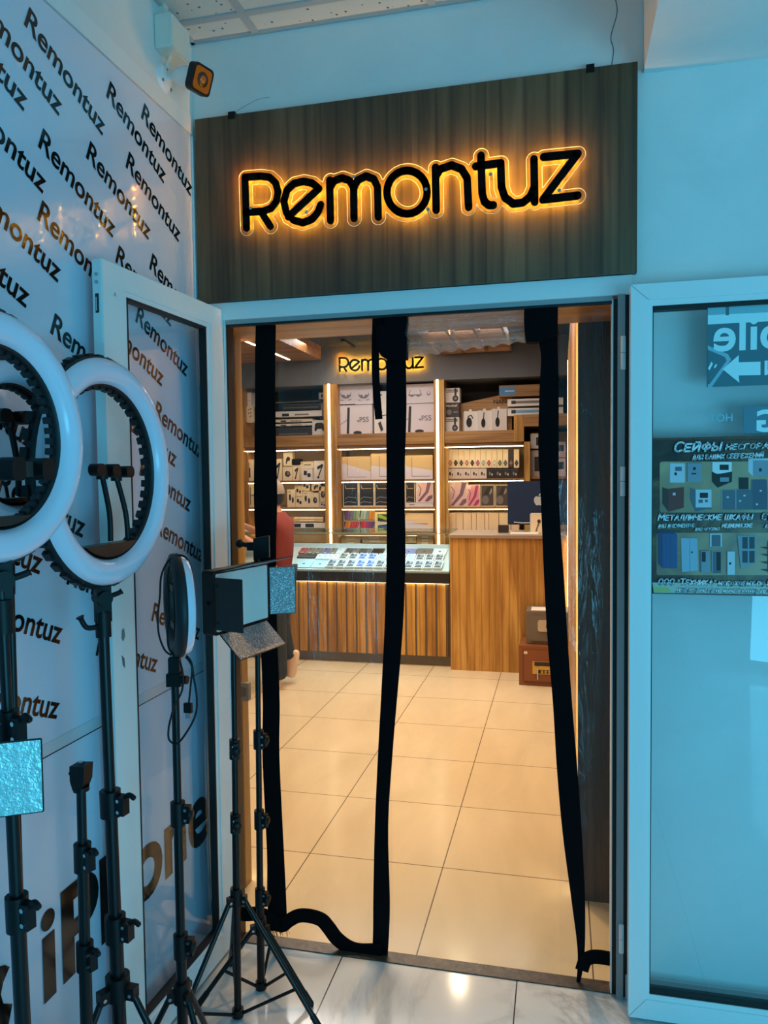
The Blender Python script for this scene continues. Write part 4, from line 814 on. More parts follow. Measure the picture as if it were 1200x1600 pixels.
flat('tablet', 'violet tablet in the back row right of the middle band', 'tablet', None, 628, 650, 4.345, 4.47, 862, .009, cm(120, 122, 176, .3), [('a', .025, DARK)])
flat('tablet', 'brown grey tablet in the back row, with a black fruit mark', 'tablet', None, 651, 676, 4.345, 4.48, 862, .009, cm(96, 88, 82, .3), [('a', .03, DARK)])
flat('tablet', 'silver white tablet at the right end of the back row', 'tablet', None, 677, 698, 4.345, 4.48, 862, .009, cm(204, 210, 220, .3), [('a', .03, DARK)])
# papers on the case at the far left
o = MB().box(-3.05, 4.1, 1.178, -2.7, 4.4, 1.186, WHITE).box(-3.0, 4.15, 1.186, -2.75, 4.38, 1.190, cm(120, 126, 134)).build('paper_stack'); tag(o, 'stack of papers on the glass case beside the person in red', 'paper')
# power outlet on the left lining
p = at(380, 1080, .335); t = thing('power_outlet', p, 'small grey power outlet low on the left wooden door lining', 'power outlet')
MB().rbox(p, (.028, 0, 0), (0, 0, .036), (0, .012, 0), cm(120, 110, 98), .2).build('cover', t); MB().rbox(p-Vector((0, .013, 0)), (.017, 0, 0), (0, 0, .018), (0, .003, 0), cm(90, 82, 74), .5).build('socket', t)
# ------------------------------------------------------------------ open left door leaf
th_ = radians(3.126); LU = Vector((-sin(th_), -cos(th_), 0)); LN = Vector((cos(th_), -sin(th_), 0))   # along the leaf away from the hinge; out of its visible face
t = thing('door_leaf', (-1.13, -.01, .012), 'white framed glass door leaf swung open against the printed wall', 'door', 'glass door leaves')
H0 = Vector((-1.132, -.008, 0)); ZB, ZT, LW = .014, 2.247, .656
def lp(u, z, n=0): return H0+LU*u+LN*n+Z_*z
def lbox(mb, u0, u1, z0, z1, n0, n1, m): mb.obox(lp((u0+u1)/2, (z0+z1)/2, (n0+n1)/2), LU*(u1-u0)/2, Z_*(z1-z0)/2, LN*(n1-n0)/2, m)
GU0, GU1, GZ0, GZ1 = .120, .545, .118, 2.165
for nm, a in (('hinge_stile', (0, .095, ZB, ZT)), ('lock_stile', (.565, LW, ZB, ZT)), ('top_rail', (.0951, .5649, 2.185, ZT)), ('bottom_rail', (.0951, .5649, ZB, .098))):
    mb = MB(); lbox(mb, *a, -.031, 0, PVC); mb.build(nm, t)
mb = MB(); b_ = .02
for a in ((.095, .12, .098, 2.185), (.545, .565, .098, 2.185), (.12, .545, 2.165, 2.185), (.12, .545, .098, .118)): lbox(mb, *a, -.029, -.004, PVC)
mb.build('glazing_bead', t)
mb = MB()
for a in ((.116, .122, .112, 2.171), (.543, .549, .112, 2.171), (.116, .549, 2.163, 2.171), (.116, .549, .112, .120)): lbox(mb, *a, -.028, -.003, GASKET)
lbox(mb, .0, .004, ZB, ZT, -.031, .001, GASKET)
mb.build('rubber_seal', t)
mb = MB(); lbox(mb, GU0, GU1, GZ0, GZ1, -.020, -.015, GLASS); mb.build('glass', t)
mb = MB(); lbox(mb, LW, LW+.002, ZT-.22, ZT, -.029, -.003, PVC); lbox(mb, LW+.002, LW+.0035, ZT-.14, ZT-.09, -.021, -.011, DARK); lbox(mb, LW+.002, LW+.006, ZT-.135, ZT-.10, -.018, -.014, STEEL)
for z in (ZT-.04, ZT-.06): mb.tube([lp(LW+.002, z, -.016), lp(LW+.005, z, -.016)], .005, STEEL, 8)
mb.build('flush_bolt', t)
mb = MB(); put_text(mb, 'A', lp(.61, 2.16, .0006), -LU, Z_, cm(150, 158, 160), width=.012); mb.build('printed_mark', t)
# paper sticker remains on the lock stile
mb = MB(); mb.poly([lp(.606, 1.262, .0008), lp(.616, 1.258, .0008), lp(.618, 1.236, .0008), lp(.610, 1.225, .0008), lp(.602, 1.240, .0008)], cm(120, 130, 134)); mb.poly([lp(.620, 1.19, .0008), lp(.608, 1.178, .0008), lp(.606, 1.15, .0008), lp(.616, 1.162, .0008)], cm(96, 104, 110)); mb.build('torn_sticker', t)

# ------------------------------------------------------------------ right door leaf, swung flat against the wall
RYF = -.110
t = thing('door_leaf', (.55, -.085, .012), 'white framed glass door leaf folded flat against the right wall, with a safe poster', 'door', 'glass door leaves')
rx0, rx1, rz0, rz1 = .201, .861, .012, 2.219
for nm, a in (('hinge_stile', (rx0, rz0, rx0+.050, rz1)), ('lock_stile', (rx1-.09, rz0, rx1, rz1)), ('top_rail', (rx0+.0501, 2.172, rx1-.0901, rz1)), ('bottom_rail', (rx0+.0501, rz0, rx1-.0901, .072))):
    MB().box(a[0], RYF, a[1], a[2], -.06, a[3], PVC).build(nm, t)
MB().box(.2511, RYF+.005, .072, .262, -.065, 2.172, PVC).box(.262, RYF+.005, 2.155, .77, -.065, 2.172, PVC).box(.262, RYF+.005, .072, .77, -.065, .088, PVC).build('glazing_bead', t)
MB().box(.262, RYF+.008, .088, .2650, -.07, 2.155, GASKET).box(.262, RYF+.008, 2.142, .77, -.07, 2.155, GASKET).box(.262, RYF+.008, .088, .77, -.07, .098, GASKET).build('rubber_seal', t)
mb = MB()
for (xa, za), (xb, zb) in (((.2012, 2.218), (.2508, 2.1725)), ((.2012, .013), (.2508, .0715))): mb.tube([(xa, RYF-.0002, za), (xb, RYF-.0002, zb)], .0006, GREYP, 4)
mb.build('mitre_joint', t)
MB().box(.265, -.092, .098, .77, -.086, 2.142, GLASS).build('glass', t)
# poster on that leaf
YP = -.0945
def q6(zx, zy): return at(1000+zx/5.925, 670+zy/5.925, YP)
px0, pxr = q6(112, 80).x, .768; pz1, pz0 = 1.772, 1.311
m = PB = mat('poster ground print', rough=.3); k = N(m); a = k.noise(k.pos(), 7, 5, .6, 1.0)
k.l(k.ramp(a, [(.3, rgb(30, 24, 24)), (.5, rgb(78, 56, 44)), (.68, rgb(120, 104, 66))]), k.p.inputs['Base Color'])
m = PC = mat('poster panel print', rough=.3); k = N(m); a = k.noise(k.pos(), 6, 3, .5, .8)
k.l(k.ramp(a, [(.3, rgb(128, 110, 92)), (.7, rgb(186, 162, 122))]), k.p.inputs['Base Color'])
t = thing('poster', ((px0+pxr)/2, YP, pz0), 'dark poster advertising steel safes and cabinets on the right door glass', 'poster')
MB().box(px0, YP, pz0, pxr, YP+.002, pz1, PB).build('sheet', t)
mb = MB(); e0 = [0]
def pz(pts, m): e0[0] += .00004; mb.poly([q6(*p)-Y_*(.0004+e0[0]) for p in pts], m)
def prect(x0, y0, x1, y1, m): pz([(x0, y0), (x1, y0), (x1, y1), (x0, y1)], m)
BRK = cm(96, 66, 50); BRK2 = cm(70, 46, 38)
for i in range(9): prect(118+i*126, 84-i*1.2, 118+i*126+118, 100-i*1.2, BRK); prect(60+60+i*126, 102-i*1.2, 60+60+i*126+118, 118-i*1.2, BRK2)
def panel(x0, y0, x1, y1): pz([(x0+16, y0), (x1, y0), (x1, y1), (x0+16, y1), (x0, y1-16), (x0, y0+16)], PC)
panel(182, 303, 1900, 775); panel(152, 962, 1900, 1355)
LG = cm(196, 206, 214); MG = cm(134, 150, 162); DG = cm(86, 100, 112); NK = cm(20, 20, 24); RD_ = cm(110, 52, 44)
def iso(x0, y0, x1, y1, m, ms, d=16, left=True):
    prect(x0, y0, x1, y1, m)
    if left: pz([(x0, y0), (x0-d, y0-d*.4), (x0-d, y1-d), (x0, y1)], ms); pz([(x0, y0), (x0-d, y0-d*.4), (x1-d, y0-d*.5), (x1, y0)], ms)
iso(278, 320, 415, 498, LG, MG, 10); prect(325, 352, 386, 390, DG); prect(318, 404, 340, 430, NK)
iso(440, 318, 572, 494, MG, DG, 10); prect(490, 355, 516, 382, NK); prect(476, 408, 520, 422, NK)
iso(672, 308, 848, 416, cm(226, 232, 234), LG, 4); prect(736, 332, 820, 382, NK)
pz([(664, 395), (716, 420), (852, 396), (850, 490), (716, 546), (664, 488)], NK); prect(740, 450, 822, 490, MG)
iso(1044, 292, 1400, 440, MG, LG, 44); prect(1100, 365, 1124, 395, NK)
pz([(206, 540), (262, 560), (262, 768), (206, 690)], BRK2); pz([(262, 556), (406, 540), (404, 730), (262, 768)], RD_); prect(302, 592, 328, 616, LG)
pz([(464, 542), (514, 565), (514, 768), (464, 660)], DG); prect(514, 562, 660, 728, LG); prect(552, 592, 628, 640, NK); prect(540, 655, 580, 685, DG); prect(600, 655, 626, 680, DG); pz([(514, 728), (660, 728), (660, 745), (620, 740), (540, 760), (514, 768)], DG)
iso(760, 566, 880, 748, DG, MG, 10); iso(890, 562, 1030, 748, DG, MG, 10); iso(1040, 474, 1172, 748, cm(70, 86, 104), DG, 10); iso(1184, 560, 1330, 748, DG, MG, 8); prect(914, 452, 1002, 560, NK)
for x, y in ((800, 625), (915, 660), (955, 610), (1105, 565), (1070, 690)): prect(x, y, x+20, y+16, LG)
BLU2 = cm(52, 84, 130); iso(210, 975, 342, 1290, BLU2, cm(40, 66, 108), 44)
for x in (240, 280): prect(x, 985, x+2, 1280, cm(30, 50, 86))
pz([(378, 1010), (530, 1014), (536, 1310), (384, 1326)], cm(150, 178, 196)); prect(458, 1016, 461, 1318, DG); prect(470, 1134, 486, 1150, NK)
prect(646, 968, 756, 1090, LG); prect(660, 980, 744, 1088, DG)
iso(566, 1130, 642, 1330, MG, DG, 12); prect(570, 1138, 606, 1230, NK); iso(672, 1135, 748, 1335, DG, MG, 10); prect(706, 1140, 744, 1310, NK); iso(808, 1135, 876, 1350, LG, MG, 4); prect(822, 1235, 842, 1256, NK)
pz([(898, 985), (1070, 992), (1062, 1240), (930, 1296)], MG); 
for x, y in ((944, 1000), (1008, 1000), (944, 1130), (1008, 1130)): prect(x, y, x+50, y+108, cm(44, 60, 70))
RS = cm(86, 40, 48)
for y in (1095, 1160, 1230, 1300): pz([(1110, y), (1400, y-10), (1400, y+18), (1160, y+16)], RS)
for x in (1180, 1290): prect(x, 1040, x+12, 1330, RS)
pz([(112, 1420), (1900, 1440), (1900, 1540), (126, 1516)], cm(178, 190, 176)); pz([(126, 1462), (250, 1464), (290, 1512), (126, 1510)], cm(176, 186, 110))
mb.build('printed_pictures', t)
mb = MB(); WT = cm(232, 238, 240); OUT = cm(14, 18, 24)
def rus(s_, x0, y0, x1, y1, hz, wt=.10, c1=1.3):
    A, B = q6(x0, y0), q6(x1, y1); U = B-A; V = Vector((0, 0, 1)); hh = hz/5.925*(-(q6(0, 100)-q6(0, 0)).z/100*5.925)
    strokes(mb, s_, A-Y_*.0050, U.normalized(), V, U.length, hh, OUT, wt*1.6, .2, c1); strokes(mb, s_, A-Y_*.0056, U.normalized(), V, U.length, hh, WT, wt, .2, c1)
rus('Сейфы', 312, 212, 735, 198, 66, .13); rus('несгораемые', 790, 193, 1430, 172, 46, .13); rus('для ваших сбережений', 482, 286, 1132, 264, 40, .12)
rus('Металлические шкафы', 165, 846, 1030, 838, 46, .12); rus('Стеллажи', 1122, 842, 1480, 838, 48, .12); rus('для документов', 165, 916, 502, 910, 33, .12); rus('для оружия', 505, 943, 725, 937, 26, .12); rus('медицинские', 755, 912, 1030, 910, 33, .12); rus('для склада', 1150, 914, 1400, 910, 28, .11)
rus('ООО "Техника"', 165, 1440, 690, 1444, 44, .12, 1.25); rus('изготовит по Вашему', 722, 1450, 1420, 1455, 38, .13); rus('любую мебель и металло-продукцию', 332, 1508, 1450, 1528, 34, .13)
mb.build('printed_lettering', t)
# flat sheet high on the same glass, mirror image of a hall sign put into colour
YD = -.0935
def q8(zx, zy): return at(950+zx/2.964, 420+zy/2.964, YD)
t = thing('painted_reflection', (q8(600, 350).x, YD, q8(600, 545).z), 'painted blue reflection of a hall sign with mirrored lettering, an arrow and a phone above the poster', 'reflection')
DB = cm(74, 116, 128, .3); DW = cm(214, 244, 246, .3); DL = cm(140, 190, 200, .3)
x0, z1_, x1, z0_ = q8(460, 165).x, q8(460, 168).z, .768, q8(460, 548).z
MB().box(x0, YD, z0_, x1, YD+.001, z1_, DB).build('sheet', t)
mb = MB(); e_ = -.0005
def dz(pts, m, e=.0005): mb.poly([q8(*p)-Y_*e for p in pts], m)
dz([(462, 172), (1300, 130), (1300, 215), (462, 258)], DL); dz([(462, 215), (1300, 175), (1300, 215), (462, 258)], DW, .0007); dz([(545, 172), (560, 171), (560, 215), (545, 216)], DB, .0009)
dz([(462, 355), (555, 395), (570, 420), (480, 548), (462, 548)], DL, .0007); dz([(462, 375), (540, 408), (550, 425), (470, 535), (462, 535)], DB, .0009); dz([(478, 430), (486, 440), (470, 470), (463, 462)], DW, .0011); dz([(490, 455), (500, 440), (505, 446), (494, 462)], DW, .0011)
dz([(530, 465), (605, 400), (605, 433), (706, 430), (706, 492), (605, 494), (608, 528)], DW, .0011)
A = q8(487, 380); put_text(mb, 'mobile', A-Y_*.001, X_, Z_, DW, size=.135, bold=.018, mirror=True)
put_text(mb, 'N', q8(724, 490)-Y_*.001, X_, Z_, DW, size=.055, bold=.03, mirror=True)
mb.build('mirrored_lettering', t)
MB().box(q8(628, 640).x, YD, q8(628, 762).z, .768, YD+.001, q8(628, 640).z, cm(90, 130, 146, .3)).build('second_reflection', t)
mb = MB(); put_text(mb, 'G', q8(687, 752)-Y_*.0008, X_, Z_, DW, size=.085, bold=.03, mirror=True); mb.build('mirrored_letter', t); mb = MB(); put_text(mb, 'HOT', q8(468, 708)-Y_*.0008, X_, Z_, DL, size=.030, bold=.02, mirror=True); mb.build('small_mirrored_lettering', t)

# ------------------------------------------------------------------ strip curtain
CY = .036
def wav(x, z, a=.008): return a*sin(9*z+7*x)+a*.6*sin(17*z-11*x+1)
def band(rows, y, m=BLACK, th=.004):     # rows: (py, left px, right px)
    mb = MB(); L, R_ = [], []
    for py, a, b in rows:
        A, B = at(a, py, y), at(b, py, y); w_ = wav(A.x, A.z, .005); L.append(Vector((A.x, y+w_, A.z))); R_.append(Vector((B.x, y+w_, B.z)))
    L, R_ = bez(L, 4), bez(R_, 4); n = len(L); vs = []
    for a, b in zip(L, R_): vs += [a-Y_*th/2, b-Y_*th/2, b+Y_*th/2, a+Y_*th/2]
    fs = [(i*4+j, i*4+(j+1) % 4, i*4+4+(j+1) % 4, i*4+4+j) for i in range(n-1) for j in range(4)]+[(0,1,2,3), (n*4-4, n*4-3, n*4-2, n*4-1)]
    return mb.add(vs, fs, m)
def hem(pts, y, wpx, m=BLACK):           # centre line px with vertical half width
    P = bez([Vector((a, b, 0)) for a, b in pts], 5); mb = MB(); vs = []
    for i, p in enumerate(P):
        d = (P[min(i+1, len(P)-1)]-P[max(i-1, 0)]).normalized(); nrm = Vector((-d.y, d.x, 0))*wpx
        for s_, dy in ((-1, -.003), (1, -.003), (1, .003), (-1, .003)): q = p+nrm*s_; vs.append(at(q.x, q.y, y)+Y_*dy)
    n = len(P); return mb.add(vs, [(i*4+j, i*4+(j+1) % 4, i*4+4+(j+1) % 4, i*4+4+j) for i in range(n-1) for j in range(4)]+[(0,1,2,3), (n*4-4, n*4-3, n*4-2, n*4-1)], m)
def film(x0, x1, z0, z1, y, amp, nx=46, nz=90, seed=0, m=FILM, cut=None):
    rnd = random.Random(seed); A = [(rnd.uniform(3, 14), rnd.uniform(-5, 5), rnd.uniform(0, 6), rnd.uniform(.2, 1)) for _ in range(9)]; vs = []
    for j in range(nz+1):
        for i in range(nx+1):
            x = x0+(x1-x0)*i/nx; zb = z0 if cut is None else cut(x); z = zb+(z1-zb)*j/nz
            d = sum(c*sin(a*x*2.2+b*z+p) for a, b, p, c in A)/3; top = math.exp(-(z1-z)*5)
            d += top*1.1*sin(38*(x-x0)+14*(z1-z)*((x-(x0+x1)/2)*3))
            vs.append((x, y+amp*d, z))
    return MB().add(vs, [(j*(nx+1)+i, j*(nx+1)+i+1, (j+1)*(nx+1)+i+1, (j+1)*(nx+1)+i) for j in range(nz) for i in range(nx)], m, True)
t = thing('strip_curtain', (-.8, CY, .01), 'clear plastic curtain with black edge bands hanging at the left of the doorway', 'curtain', 'plastic strip curtains')
film(at(356, 700, CY).x, at(606, 700, CY).x, .04, 2.205, CY+.004, .009, seed=3, cut=lambda x: .075+.05*sin((x+.55)*9)).build('film', t)
band([(500,400,431),(560,400,431),(620,399,430),(690,398,431),(780,396,432),(850,401,432),(930,404,432),(1000,407,433),(1100,410,436),(1180,411.5,437.5),(1330,417,443),(1400,417,446),(1454,421,449)], CY-.004).build('edge_band', t)
band([(487,604,636),(560,604,634),(640,603,634.5),(740,605,633),(850,604,633),(920,603,632),(1000,600,628),(1100,595.5,620),(1180,590,612.5),(1290,586,606.5),(1400,584,609.5),(1450,583,608),(1493,581,605)], CY-.004).build('edge_band', t)
hem([(362,1420),(380,1428),(405,1428),(425,1437),(440,1446),(452,1438),(466,1431),(483,1431),(502,1437),(514,1450),(526,1466),(545,1480),(565,1485),(596,1484)], CY-.008, 10.5).build('hem_band', t)
hem([(588,488),(587,520),(586.5,545),(587,585),(589,620),(592,655)], CY-.016, 5.5).build('tie_strap', t)
hem([(602,494),(592,512),(587,540)], CY-.018, 4.5).build('tie_strap', t)
mb = MB()
for i in range(26):
    x = 424+random.random()*26; p = at(x, 1451+random.random()*3, CY-.006); mb.tube([p, p+Vector((random.uniform(-.012, .012), random.uniform(-.006, .002), -random.uniform(.012, .034)))], .0007, BLACK, 4)
for i in range(8):
    p = at(597+random.random()*6, 1491, CY-.006); mb.tube([p, p+Vector((random.uniform(-.004, .018), 0, -random.uniform(.008, .03)))], .0007, BLACK, 4)
fr_ = mb.build('frayed_thread', t); fr_['kind'] = 'stuff'
t = thing('strip_curtain', (-.3, CY, 1.2), 'clear plastic curtain rolled up under the lintel, its right black band hanging loose', 'curtain', 'plastic strip curtains')
# rolled bundle
P0, P1 = at(634, 527, CY+.006), at(826, 505, CY+.006); prof = []; n = 60; vs = []; mseg = 22
for i in range(n+1):
    f = i/n; c = P0.lerp(P1, f); r = .066-.008*f+.004*sin(9*f*6)
    for j in range(mseg):
        a = 2*pi*j/mseg; rr = r*(1+.02*sin(3*a+9*f)+.025*sin(7*a-5*f)+.015*sin(13*a+9*f)); vs.append(c+Vector((0, .36*rr*cos(a), rr*sin(a))))
MB().add(vs, [(i*mseg+j, i*mseg+(j+1) % mseg, (i+1)*mseg+(j+1) % mseg, (i+1)*mseg+j) for i in range(n) for j in range(mseg)], ROLL_FILM, True).build('film_roll', t)
film(at(634, 480, CY).x, at(840, 480, CY).x, 2.10, 2.205, CY+.004, .010, 40, 14, seed=8, m=FILM).build('film_top', t)
def blob(pts, y, th, m=BLACK): return MB().prism([at(a, b, y) for a, b in pts], (0, th, 0), m)
blob([(604,489),(636,487),(637,505),(634,522),(637,530),(636,562),(604,562),(598,558),(591,545),(589,525),(591,512),(602,508)], CY-.012, .02).build('rolled_edge_band', t)
blob([(820,474),(872,472),(871,528),(851,532),(838,536),(822,536),(820,520),(819,500)], CY-.012, .02).build('rolled_edge_band', t)
band([(473,838,871),(532,842,871),(560,845.5,872),(610,843,873),(700,841,873),(760,844,873),(830,847,876),(900,850,881),(1000,855.5,887),(1100,864,894),(1200,870,902),(1300,879,909),(1400,892,914),(1480,902,914),(1520,902,910),(1545,899,904)], CY-.006).build('edge_band', t)
t = thing('strip_curtain', (.08, CY, .02), 'narrow clear plastic strip hanging at the right jamb with a short black hem', 'curtain', 'plastic strip curtains')
film(at(873, 800, CY).x, at(955.5, 800, CY).x, .05, 2.203, CY+.012, .010, 22, 90, seed=12).build('film', t)
hem([(909,1516),(914,1502),(922,1496),(934,1495),(954,1498)], CY-.004, 10.5).build('hem_band', t)

# ------------------------------------------------------------------ security camera and its box
JB = mat('yellowed white plastic', rgb(222, 224, 214), .4)
j0, j1 = atx(240, 22, XL), atx(262, 72, XL)
t = thing('junction_box', (XL+.03, -.19, 3.06), 'white square junction box high on the left wall above the security camera', 'junction box')
MB().rbox((XL+.028, -.190, 3.066), (0, .062, 0), (0, 0, .052), (.026, 0, 0), JB, .12).build('box_body', t)
MB().rbox((XL+.056, -.190, 3.066), (0, .058, 0), (0, 0, .048), (.003, 0, 0), JB, .15).build('lid', t)
MB().box(XL, -.222, 3.119, XL+.02, -.196, 3.5, JB).build('cable_duct', t)
MB().tube(bez([(XL+.022, -.195, 3.016), (XL+.022, -.204, 3.0), (XL+.012, -.205, 2.975)]), .005, JB, 8).build('cable', t)
t = thing('security_camera', (XL+.04, -.2, 2.93), 'white bullet security camera with an amber lens beside the signboard', 'camera')
cb = Vector((XL, -.200, 2.944))
MB().lathe(cb+Z_*.0, (1, 0, 0), [(0, .014), (.030, .014), (.042, .008), (.044, 0)], PVC, 28).build('base', t)
mb = MB()
for dy, dz_ in ((.0, .03), (.022, -.024), (-.026, -.016)): mb.tube([cb+Vector((.010, dy, dz_)), cb+Vector((.0145, dy, dz_))], .005, GREYP, 8)
mb.build('screw', t)
hd_ = at(311, 130, -.26); tl_ = cb+Vector((.055, .01, .012)); ax = Vector((.88, -.30, -.36)).normalized(); c0 = cb+Vector((.050, -.006, .000))
MB().tube([cb+X_*.012, cb+Vector((.030, 0, .002))], .011, PVC, 12).sphere(cb+Vector((.036, -.002, .002)), .015, PVC).tube([cb+Vector((.036, -.002, .002)), c0], .010, PVC, 12).build('swivel_arm', t)
L_ = .094
MB().lathe(c0, ax, [(0, 0), (.020, .001), (.028, .012), (.034, .04), (.036, L_)], PVC, 30).build('body', t)
up_ = (Z_-ax*ax.dot(Z_)).normalized(); sd = ax.cross(up_)
mb = MB().rbox(c0+ax*(L_+.012), sd*.040, up_*.040, ax*.013, PLAST, .35, 5); mb.build('front_hood', t)
AMB = mat('amber lens with painted glow', rgb(120, 62, 14), .15, emit=(1, .34, .02, 1), es=.10)  # glow put into the lens material; the lens is no lamp
MB().rbox(c0+ax*(L_+.0256), sd*.033, up_*.033, ax*.0007, AMB, .35, 5).build('lens_window', t)
MB().lathe(c0+ax*(L_+.026), ax, [(.022, .0005), (.019, .002), (.012, .0025)], cm(70, 38, 14, .3), 24).lathe(c0+ax*(L_+.026), ax, [(.011, .0025), (.006, .006), (0, .007)], AMB, 20).build('lens', t)
mb = MB(); put_text(mb, 'HIKVISION', c0+ax*.03-sd*.0355*0+(-sd*.9+up_*.45).normalized()*.0365, ax, up_, DARK, width=.04, bold=.02); mb.build('printed_name', t)
# ------------------------------------------------------------------ light stands, ring lights, panel lights
def atd(px, py, d): return CAM + ray(px, py)*d
def axis(base, top, ztop):
    b = Vector((base[0], base[1], 0)); tp = Vector((top[0], top[1], ztop))
    return lambda z: b+(tp-b)*(z/ztop)
def stand(t, base, top, ztop, sect, collars, hubz, feet, sprz=.03, kn=(1, -.3), r=.012, tj=.62, lever=True):
    A = axis(base, top, ztop); kd = Vector((kn[0], kn[1], 0)).normalized()
    for i, (z0, z1, rr) in enumerate(sect): MB().tube([A(z0), A(z1)], rr, POLE, 16).build('pole_section', t)
    for z in collars:
        c = A(z); mb = MB().tube([A(z-.030), A(z+.030)], r*1.55, PLAST, 16)
        mb.obox(c+kd*r*1.7, kd*r*1.1, kd.cross(Z_)*r*.75, Z_*.022, PLAST); cl = mb.build('clamp_collar', t)
        mb = MB()
        if lever: mb.tube(bez([c+kd*r*2.4+Z_*.016, c+kd*r*3.4+Z_*.026, c+kd*r*4.4+Z_*.018], 4), [.006]*8+[.004], PLAST, 8)
        else: mb.lathe(c+kd*r*2.6, kd, [(0, -.006), (.014, -.004), (.015, .004), (.010, .008), (0, .009)], PLAST, 14)
        mb.build('clamp_lever', cl)
        mb = MB()
        for dz_ in (.013, -.013): 
            q = c+kd*r*1.9+kd.cross(Z_)*r*.75*(-1 if kd.cross(Z_).y > 0 else 1)+Z_*dz_; nn = kd.cross(Z_)*(-1 if kd.cross(Z_).y > 0 else 1); mb.tube([q, q+nn*.0025], .0042, STEEL, 8)
        mb.build('clamp_screw', cl)
    h = A(hubz); mb = MB().tube([A(hubz-.022), A(hubz+.030)], r*1.8, PLAST, 16)
    D = [(Vector((f[0], f[1], 0))-Vector((h.x, h.y, 0))).normalized() for f in feet]
    for d in D: mb.obox(h+d*r*2.1-Z_*.004, d*r*1.0, d.cross(Z_)*r*.75, Z_*.014, PLAST)
    hub = mb.build('leg_hub', t); mb = MB()
    for d in D:
        q = h+d*r*2.5-Z_*.006; s_ = d.cross(Z_)
        mb.tube([q-s_*r*.9, q+s_*r*.9], .0045, STEEL, 8)
    mb.build('rivet', hub)
    sp = A(sprz); MB().tube([A(sprz-.012), A(sprz+.012)], r*1.7, PLAST, 16).build('spreader_hub', t)
    for f, d in zip(feet, D):
        p0 = h+d*r*2.5-Z_*.006; p1 = Vector((f[0], f[1], .009)); e = p1+(p0-p1).normalized()*.04
        lg = MB().tube([p0, p1], .0078, POLE, 10).build('leg', t)
        MB().tube([e, p1, p1-Z_*.006], [.0092, .0100, .0088], PLAST, 10).build('rubber_foot', lg)
        m_ = p0.lerp(p1, tj); MB().tube([sp+d*r*1.6, m_], .0052, POLE, 8).build('brace', t)
    return A
def triangle_feet(b, r, a0): return [(b[0]+r*cos(radians(a0+120*i)), b[1]+r*sin(radians(a0+120*i))) for i in range(3)]
RBLK = mat('ribbed black housing', rgb(20, 22, 25), .5)
def clamp_holder(t, foot, head, n, w=.05):           # bendy neck with a padded phone clamp
    foot, head, n = Vector(foot), Vector(head), Vector(n); nk = MB().tube(bez([foot, foot.lerp(head, .4)+n*.006, head-Z_*.012], 5), .0062, PLAST, 10)
    nk.lathe(foot, (0, 0, 1), [(.016, -.003), (.016, .003), (.009, .010)], PLAST, 14); nk.build('bendy_neck', t)
    ud = Y_ if abs(n.x) > .7 else X_
    MB().rbox(head, ud*w*.62, Z_*.010, n*.010, PLAST, .5).tube([head-Z_*.022, head], .013, PLAST, 12).build('clamp_bar', t)
    for s_ in (-1, 1): MB().rbox(head+ud*(s_*w*.60)+n*.008, ud*.017, Z_*.014, n*.012, PLAST, .9, 6).build('clamp_jaw', t)
def ring_light(t, c, n, Ro, Ri, thick=.042, ribs=54, holders=(), tray=None, tilt=0):
    c, n = Vector(c), Vector(n).normalized(); mid = (Ro+Ri)/2; w_ = (Ro-Ri)
    prof = [(Ri, 0), (Ri+.004, .010), (Ri+w_*.22, .018), (mid, .022), (Ro-w_*.22, .018), (Ro-.004, .010), (Ro, 0)]
    MB().lathe(c, n, prof, DIFF, 72).build('diffuser', t)
    hs = MB().lathe(c, n, [(Ri, .001), (Ri-.004, -.002), (Ri-.004, -thick*.75), (Ri+.012, -thick), (Ro-.014, -thick), (Ro+.002, -thick*.7), (Ro+.003, -.002), (Ro, .001)], RBLK, 72)
    u = Z_; w = n.cross(u)
    if ribs:
        for i in range(ribs):
            a = 2*pi*i/ribs; d = u*cos(a)+w*sin(a); tg = -u*sin(a)+w*cos(a)
            hs.obox(c+d*(Ri-.007)-n*thick*.62, d*.005, tg*(pi*Ri/ribs*.58), n*thick*.30, RBLK)
            hs.obox(c+d*(Ro+.004)-n*thick*.66, d*.005, tg*(pi*Ro/ribs*.58), n*thick*.26, RBLK)
    hs.build('housing', t)
    if tray:
        h_ = tray; a_ = math.acos(min(1, h_/(Ri-.006))); pts = []
        for i in range(13):
            a = pi-a_+2*a_*i/12; pts.append(c+(u*cos(a)+w*sin(a))*(Ri-.006)-n*.012)
        MB().prism(pts, n*.016, mat('brown black tray', rgb(44, 34, 30), .35)).build('holder_tray', t)
        for off, hz, lean in holders:
            clamp_holder(t, c+w*off-Z_*(h_-.004)-n*.014, c+w*(off+lean)+Z_*hz-n*.030, n)
def tilt_head(t, A, z0, z1, c_bottom, kd=(1, -.3, 0)):
    kd = Vector(kd).normalized(); a, b = A(z0), A(z1); s_ = kd.cross(Z_)
    MB().tube([A(z0-.10), a], .0085, STEEL, 14).build('spigot', t)
    MB().tube([A(z0-.045), A(z0+.012)], .0175, PLAST, 16).obox((a+c_bottom)/2, kd*.017, s_*.010, Z_*((c_bottom.z-a.z)/2+.01), PLAST).tube([b-s_*.022, b+s_*.022], .017, PLAST, 14).build('tilt_bracket', t)
    MB().tube([b+s_*-.024, b+s_*-.027], .008, STEEL, 12).build('pivot_bolt', t)
    MB().tube(bez([A(z0-.02)-kd*.012, A(z0-.018)-kd*.038, A(z0+.008)-kd*.052], 4), [.006]*8+[.010], PLAST, 10).build('locking_knob', t)
    MB().tube(bez([b+kd*.012, b+kd*.036+Z_*.006, b+kd*.046+Z_*.010], 4), [.006]*8+[.008], PLAST, 8).build('locking_knob', t)

